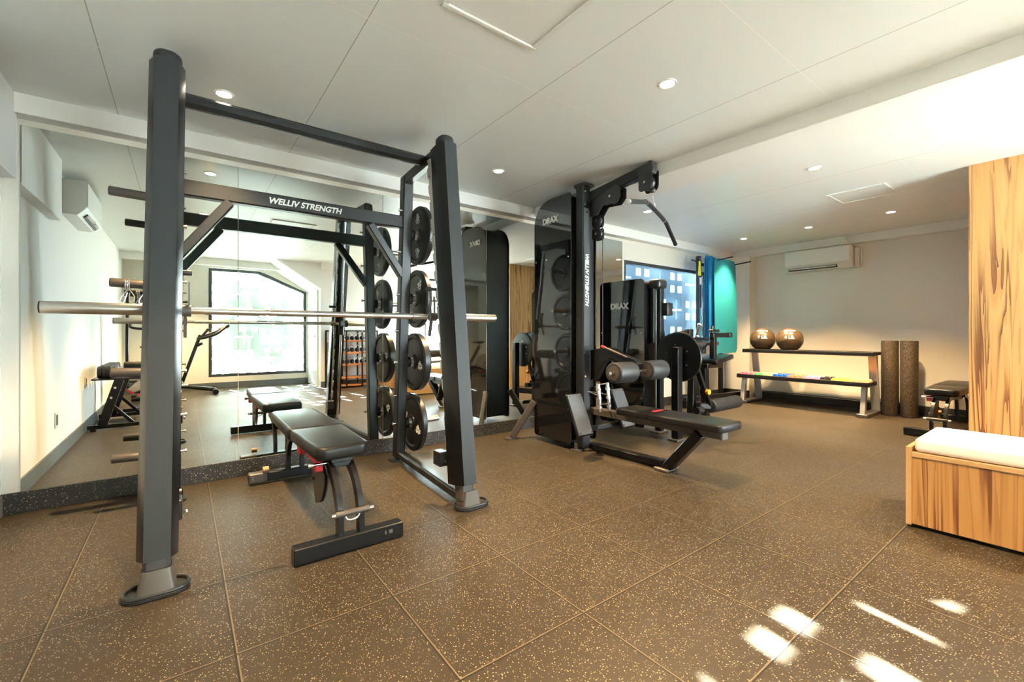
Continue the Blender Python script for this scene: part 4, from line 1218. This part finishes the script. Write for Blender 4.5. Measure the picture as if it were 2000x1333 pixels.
def ball(y, lbl, txt, first=None):
    r = 0.166
    c = Vector((6.735, y, 0.749+r))
    t = Thing('medicine_ball', lbl, 'medicine ball', c, 'medicine balls on the upper tray')
    shell = t.part('ball_shell', MB().sphere(c, r, seg=40), 'bronze_ball')
    sm_ = MB()
    for nrm in ((0.3, 0.2, 1), (1, 0.3, -0.2), (0.2, 1, 0.1)):
        q = rotm(nrm)
        for off in (0.35, -0.35):
            rr_ = r*math.sqrt(1-off*off)
            sm_.tube([c + (q @ Vector((rr_*math.cos(a_), rr_*math.sin(a_), off*r, 1)).to_4d()).to_3d() if False else c + q.to_3x3() @ Vector((rr_*math.cos(a_), rr_*math.sin(a_), off*r)) for a_ in [2*PI*k/48 for k in range(48)]], 0.0018, 5, closed=True)
    t.part('seams', sm_, 'black_plastic', shell)
    view = (Vector((0, 0, 1)) - c); view.z = 0; view.normalize()
    def on_ball(txt, size, elev, nm):
        n = (view*math.cos(R(elev)) + Vector((0, 0, 1))*math.sin(R(elev))).normalized()
        xd = Vector((0, 0, 1)).cross(n).normalized()
        yd = n.cross(xd)
        m = text_mb(txt, size, Matrix.Identity(4), 0.0, 0.0015, 0.0006)
        for v in m.bm.verts:
            p = (n*r + xd*v.co.x + yd*v.co.y).normalized() * (r + 0.0015 + v.co.z*0.5)
            v.co = c + p
        t.part(nm, m, 'lettering_white', shell)
    on_ball(txt, 0.062, 12, 'lettering')
    on_ball('PTPRIME', 0.036, 50, 'lettering')
ball(2.915, 'bronze medicine ball marked 8 LB., leftmost on the upper tray', '8 LB.')
ball(2.56, 'bronze medicine ball marked 4 LB., right beside the 8 LB. one', '4 LB.')

cols = [('pink', (0.75, 0.16, 0.25), 3), ('light green', (0.12, 0.55, 0.18), 2), ('pale lime', (0.65, 0.75, 0.30), 2), ('blue', (0.01, 0.10, 0.60), 3), ('coral', (0.85, 0.20, 0.12), 3),
        ('lilac', (0.60, 0.25, 0.50), 3), ('black', (0.015, 0.015, 0.015), 2), ('yellow', (0.85, 0.75, 0.10), 3), ('peach', (0.90, 0.38, 0.22), 3)]
tot = sum(c[2] for c in cols)
dy = (Y1-Y0-0.05)/tot
idx = 0
NUM = ('leftmost', 'middle', 'rightmost')
for nm, c, n in cols:
    mat('dumbbell_'+nm.replace(' ', '_'), c, 0.35)
    r = min(dy*0.49, 0.032)
    hexp = [(r*1.08*math.cos(R(60*k)), r*1.08*math.sin(R(60*k))) for k in range(6)]
    y = Y1-0.025-dy*(idx+0.5)
    first = None
    for k in range(n):
        y = Y1-0.025-dy*(idx+0.5)
        zc = 0.389 + r*0.936
        pos_w = 'leftmost' if k == 0 else ('rightmost' if k == n-1 else 'middle')
        lab = f'small {nm} hex dumbbell on the lower tray, {pos_w} of the {n} {nm} ones'
        if first is None:
            t = Thing('hand_weight', lab, 'dumbbell', (6.58, y, zc), 'small coloured dumbbells on the lower tray')
            for s in (-1, 1):
                t.part('weight_head', MB().prism(hexp, -0.028, 0.028, frame_mtx((6.58+s*0.072, y, zc), (0, 1, 0), (0, 0, 1)), 0.006, 2), 'dumbbell_'+nm.replace(' ', '_'))
            t.part('handle', MB().cyl((6.535, y, zc), (6.625, y, zc), 0.013, 14), 'dumbbell_'+nm.replace(' ', '_'))
            first = t.o
        else:
            o = copy_tree(first); o.location = (6.58, y, zc); o['label'] = lab
        idx += 1

# foam rollers
for y, x, lab in ((1.528, 6.95, 'left of two tall foam rollers, standing against the rack'), (1.350, 6.96, 'right of two tall foam rollers, standing against the end wall')):
    m = MB().cyl((x, y, 0), (x, y, 0.915), 0.084, 44, bevel=0.008)
    solid('foam_roller', m, 'roller_foam', 'dark flecked ' + lab, 'foam roller', 'tall foam rollers', loc=(x, y, 0))

# ------------------------------------------------------------------ white cushioned wood bench
wb = Thing('storage_bench', 'streaked wood box bench in front of the wood wall', 'bench', (3.3, -0.3, 0))
E0, E1 = -1.20, 0.595
wb.part('front_board', MB().box((3.02, (E0+E1)/2, 0.195), (0.024, E1-E0-0.04, 0.35), 0.001), 'olive_wood')
wb.part('end_board', MB().box((3.26, E1-0.01, 0.215), (0.52, 0.022, 0.40), 0.001).box((3.26, E0+0.01, 0.215), (0.52, 0.022, 0.40), 0.001), 'wood_edge')
wb.part('back_board', MB().box((3.50, (E0+E1)/2, 0.21), (0.022, E1-E0-0.04, 0.38), 0.001), 'wood_edge')
wb.part('top_rail', MB().box((3.018, (E0+E1)/2, 0.378), (0.032, E1-E0-0.042, 0.024), 0.002), 'wood_edge')
wb.part('top_board', MB().box((3.26, (E0+E1)/2, 0.372), (0.46, E1-E0-0.05, 0.016)), 'wood_edge')
wb.part('plinth', MB().box((3.27, (E0+E1)/2, 0.010), (0.44, E1-E0-0.10, 0.02)), 'black_plastic')
m = MB(); m.prism([(x, y) for x, y in rrect(3.012, E0+0.03, 3.49, E1-0.03, 0.02, 4)], 0.392, 0.462, None, 0.018, 3)
solid('bench_cushion', m, 'cushion', 'long white cushion lying on the wood box bench', 'cushion', loc=(3.25, -0.3, 0.392))

# ------------------------------------------------------------------ things behind the camera, seen in the mirrors
# dumbbell rack by the left wall
dr = Thing('dumbbell_rack', 'slanted black dumbbell rack against the left wall, seen in the mirror', 'rack', (-0.54, 0.75, 0))
for y in (1.08, 0.30):
    dr.part('base_foot', MB().bar((-0.775, y, 0.045), (-0.27, y, 0.045), 0.045, 0.04, 0.004).cyl((-0.73, y, 0), (-0.73, y, 0.03), 0.025, 14).cyl((-0.31, y, 0), (-0.31, y, 0.03), 0.025, 14), 'frame_dark')
    dr.part('upright', MB().bar((-0.66, y, 0.06), (-0.53, y, 0.52), 0.075, 0.08, 0.005, up=(0, 1, 0)), 'frame_dark')
    dr.part('brace', MB().bar((-0.60, y, 0.27), (-0.42, y, 0.06), 0.03, 0.04, 0.003, up=(0, 1, 0)), 'frame_dark')
    dr.part('bolt', MB().cyl((-0.59, y+0.038, 0.34), (-0.59, y+0.05, 0.34), 0.012, 12).cyl((-0.56, y+0.038, 0.44), (-0.56, y+0.05, 0.44), 0.012, 12), 'chrome')
dr.part('tray', MB().box((-0.52, 0.69, 0.53), (0.44, 0.90, 0.015), 0.002).box((-0.30, 0.69, 0.55), (0.012, 0.90, 0.05), 0.002), 'frame_dark')
first = None
for k in range(6):
    y = 1.07 - 0.150*k
    lab = 'black rubber dumbbell on the mirrored rack, ' + ('nearest the mirror wall', 'second from the mirror wall', 'third from the mirror wall', 'third from the window end', 'second from the window end', 'nearest the window end')[k]
    if first is None:
        t = Thing('dumbbell', lab, 'dumbbell', (-0.52, y, 0.538), 'black dumbbells on the rack by the left wall')
        for s in (-1, 1):
            m = MB()
            m.lathe([(0, -0.055), (0.055, -0.055), (0.064, -0.045), (0.064, -0.02), (0.060, -0.016), (0.064, -0.012), (0.064, 0.012), (0.060, 0.016), (0.064, 0.02), (0.064, 0.045), (0.055, 0.055), (0, 0.055)],
                    Matrix.Translation((-0.52+s*0.125, y, 0.602)) @ Matrix.Rotation(R(90), 4, 'Y'), 28)
            t.part('weight_head', m, 'rubber')
        t.part('handle', MB().cyl((-0.59, y, 0.602), (-0.45, y, 0.602), 0.016, 16), 'chrome')
        first = t.o
    else:
        o = copy_tree(first); o.location = (-0.52, y, 0.538); o['label'] = lab

# exercise bike with rear flywheel
BYc = -1.70
bk = Thing('exercise_bike', 'exercise bike with pale flywheel and red ring, seen in the mirror by the window', 'exercise bike', (-0.2, BYc, 0))
bk.part('front_stabiliser', MB().bar((0.36, BYc-0.26, 0.05), (0.36, BYc+0.26, 0.05), 0.06, 0.05, 0.01).cyl((0.36, BYc-0.29, 0.05), (0.36, BYc-0.25, 0.05), 0.042, 18).cyl((0.36, BYc+0.25, 0.05), (0.36, BYc+0.29, 0.05), 0.042, 18), 'frame_dark')
bk.part('rear_stabiliser', MB().bar((-0.66, BYc-0.26, 0.05), (-0.66, BYc+0.26, 0.05), 0.06, 0.05, 0.01), 'frame_dark')
bk.part('main_tube', MB().tube(smooth_path([(0.36, BYc, 0.06), (0.0, BYc, 0.13), (-0.35, BYc, 0.20), (-0.66, BYc, 0.07)]), 0.035, 14), 'frame_dark')
bk.part('seat_tube', MB().bar((-0.10, BYc, 0.14), (-0.46, BYc, 0.70), 0.05, 0.07, 0.01, up=(0, 1, 0)), 'frame_dark')
bk.part('seat_post', MB().cyl((-0.42, BYc, 0.62), (-0.47, BYc, 0.76), 0.018, 14), 'chrome')
bk.part('saddle', MB().sphere((-0.47, BYc, 0.79), 0.12, (1.15, 0.62, 0.28), 24).box((-0.36, BYc, 0.79), (0.18, 0.045, 0.035), 0.012), 'rubber')
fw = MB(); fw.lathe([(0, -0.03), (0.20, -0.02), (0.215, -0.012), (0.215, 0.012), (0.20, 0.02), (0, 0.03)], Matrix.Translation((-0.58, BYc, 0.29)) @ Matrix.Rotation(R(90), 4, 'X'), 48)
fo = bk.part('flywheel', fw, 'flywheel')
bk.part('guard_ring', MB().tube([(-0.58+0.232*math.cos(R(a)), BYc+0.03, 0.29+0.232*math.sin(R(a))) for a in range(180, 361, 10)], 0.011, 8), 'red_paint', fo, label='red guard ring')
bk.part('axle_nut', MB().cyl((-0.58, BYc+0.028, 0.29), (-0.58, BYc+0.06, 0.29), 0.025, 16), 'chrome', fo)
bk.part('front_tube', MB().bar((-0.10, BYc, 0.14), (0.16, BYc, 0.98), 0.05, 0.07, 0.01, up=(0, 1, 0)), 'frame_dark')
bk.part('handlebar', MB().tube(smooth_path([(0.50, BYc-0.14, 1.10), (0.36, BYc-0.19, 0.99), (0.20, BYc-0.12, 0.93), (0.13, BYc, 0.92), (0.20, BYc+0.12, 0.93), (0.36, BYc+0.19, 0.99), (0.50, BYc+0.14, 1.10)]), 0.024, 12), 'rubber')
for s_ in (-1, 1):
    bk.part('hand_grip', MB().cyl((0.18, BYc+s_*0.08, 0.95), (0.27, BYc+s_*0.10, 1.08), 0.019, 14, bevel=0.005), 'foam')
bk.part('console', MB().box((0.49, BYc, 1.10), (0.16, 0.26, 0.06), 0.015, Matrix.Rotation(R(-35), 4, 'Y')).bar((0.15, BYc, 0.93), (0.46, BYc, 1.07), 0.05, 0.04, 0.006), 'black_plastic')
bk.part('resistance_knob', MB().cyl((0.12, BYc, 0.80), (0.19, BYc, 0.84), 0.022, 16, bevel=0.005), 'black_plastic')
bk.part('crank', MB().cyl((-0.14, BYc-0.10, 0.30), (-0.14, BYc+0.10, 0.30), 0.06, 20).bar((-0.14, BYc+0.10, 0.30), (-0.05, BYc+0.10, 0.17), 0.02, 0.03, 0.004).box((-0.05, BYc+0.15, 0.17), (0.10, 0.09, 0.03), 0.006), 'steel')

bk.o.location.x += 0.07

# elliptical trainer behind the dumbbell rack, seen in the glossy tower panels
el = Thing('elliptical_trainer', 'black elliptical trainer with console on a tall mast, behind the dumbbell rack', 'elliptical trainer', (-0.36, -0.65, 0))
EX = -0.36
el.part('base_frame', MB().bar((EX, -0.08, 0.05), (EX, -1.22, 0.05), 0.07, 0.06, 0.008).bar((EX-0.24, -0.10, 0.035), (EX+0.24, -0.10, 0.035), 0.06, 0.05, 0.008).bar((EX-0.24, -1.20, 0.035), (EX+0.24, -1.20, 0.035), 0.06, 0.05, 0.008), 'frame_dark')
fw = MB(); fw.lathe([(0, -0.07), (0.20, -0.07), (0.24, -0.05), (0.24, 0.05), (0.20, 0.07), (0, 0.07)], Matrix.Translation((EX, -1.0, 0.31)) @ Matrix.Rotation(R(90), 4, 'Y'), 40)
el.part('drive_housing', fw, 'black_plastic')
ma = el.part('mast', MB().bar((EX, -0.22, 0.07), (EX, -0.12, 1.36), 0.06, 0.07, 0.012, up=(0, 1, 0)), 'frame_dark')
el.part('console', MB().box((EX, -0.15, 1.42), (0.26, 0.04, 0.18), 0.012, Matrix.Rotation(R(-25), 4, 'X')), 'black_plastic', ma)
el.part('console_screen', MB().box((EX, -0.175, 1.425), (0.20, 0.004, 0.12), 0.0, Matrix.Rotation(R(-25), 4, 'X')), 'gloss_black', ma)
el.part('fixed_handle', MB().tube(smooth_path([(EX-0.17, -0.33, 1.16), (EX-0.17, -0.22, 1.08), (EX, -0.14, 1.06), (EX+0.17, -0.22, 1.08), (EX+0.17, -0.33, 1.16)]), 0.016, 12), 'rubber', ma)
for s_ in (-1, 1):
    x = EX + s_*0.21
    el.part('swing_arm', MB().tube(smooth_path([(x, -0.22, 0.30), (x, -0.20, 0.85), (x, -0.24, 1.15), (x, -0.30, 1.48)]), 0.017, 12), 'frame_dark')
    el.part('pedal_rail', MB().bar((x, -0.22, 0.32), (x-s_*0.04, -1.0, 0.28 - s_*0.07), 0.04, 0.05, 0.006), 'frame_dark')
    el.part('pedal', MB().box((x-s_*0.02, -0.62, 0.33 - s_*0.035), (0.13, 0.34, 0.03), 0.010), 'rubber')

# open shelf unit with small dumbbells by the door
sh = Thing('shelf_unit', 'black metal shelf unit with brown wood shelves, seen in the mirror by the white door', 'shelf', (2.62, -1.24, 0))
SX0, SX1, SY0, SY1 = 2.12, 2.985, -1.385, -1.09
for x in (SX0, 2.41, 2.70, SX1):
    for y in (SY0+0.015, SY1):
        sh.part('upright', MB().box((x, y, 0.53), (0.025, 0.025, 1.06), 0.002), 'frame_dark')
sh.part('top_frame', MB().box(((SX0+SX1)/2, SY1, 1.05), (SX1-SX0, 0.02, 0.025)).box(((SX0+SX1)/2, SY0+0.015, 1.05), (SX1-SX0, 0.02, 0.025)), 'frame_dark')
for z in (0.86, 0.64, 0.42, 0.18, 0.04):
    sh.part('shelf_board', MB().box(((SX0+SX1)/2, (SY0+SY1)/2, z), (SX1-SX0-0.02, 0.27, 0.03), 0.002), 'shelf_wood', label='brown wood shelf')
first = None
rows = {0.875: 'top', 0.655: 'second', 0.435: 'third'}
q = 0
for z, rn in rows.items():
    for k in range(9):
        x = SX0 + 0.06 + k*0.093
        lab = f'small dark kettlebell in the mirrored shelf unit, {rn} row, ' + ('closest to the door', 'second from the door', 'third from the door', 'fourth from the door', 'at the row centre', 'just past the row centre', 'third from the far end', 'second from the far end', 'at the far end')[k]
        if first is None:
            t = Thing('kettlebell', lab, 'kettlebell', (x, -1.22, z), 'small weights in the shelf unit')
            t.part('weight_body', MB().sphere((x, -1.22, z+0.042), 0.043, (1, 1, 0.95), 18), 'rubber')
            t.part('handle', MB().tube(smooth_path([(x-0.03, -1.22, z+0.068), (x-0.032, -1.22, z+0.11), (x, -1.22, z+0.125), (x+0.032, -1.22, z+0.11), (x+0.03, -1.22, z+0.068)]), 0.008, 8), 'steel')
            first = t.o
        else:
            o = copy_tree(first); o.location = (x, -1.22, z); o['label'] = lab
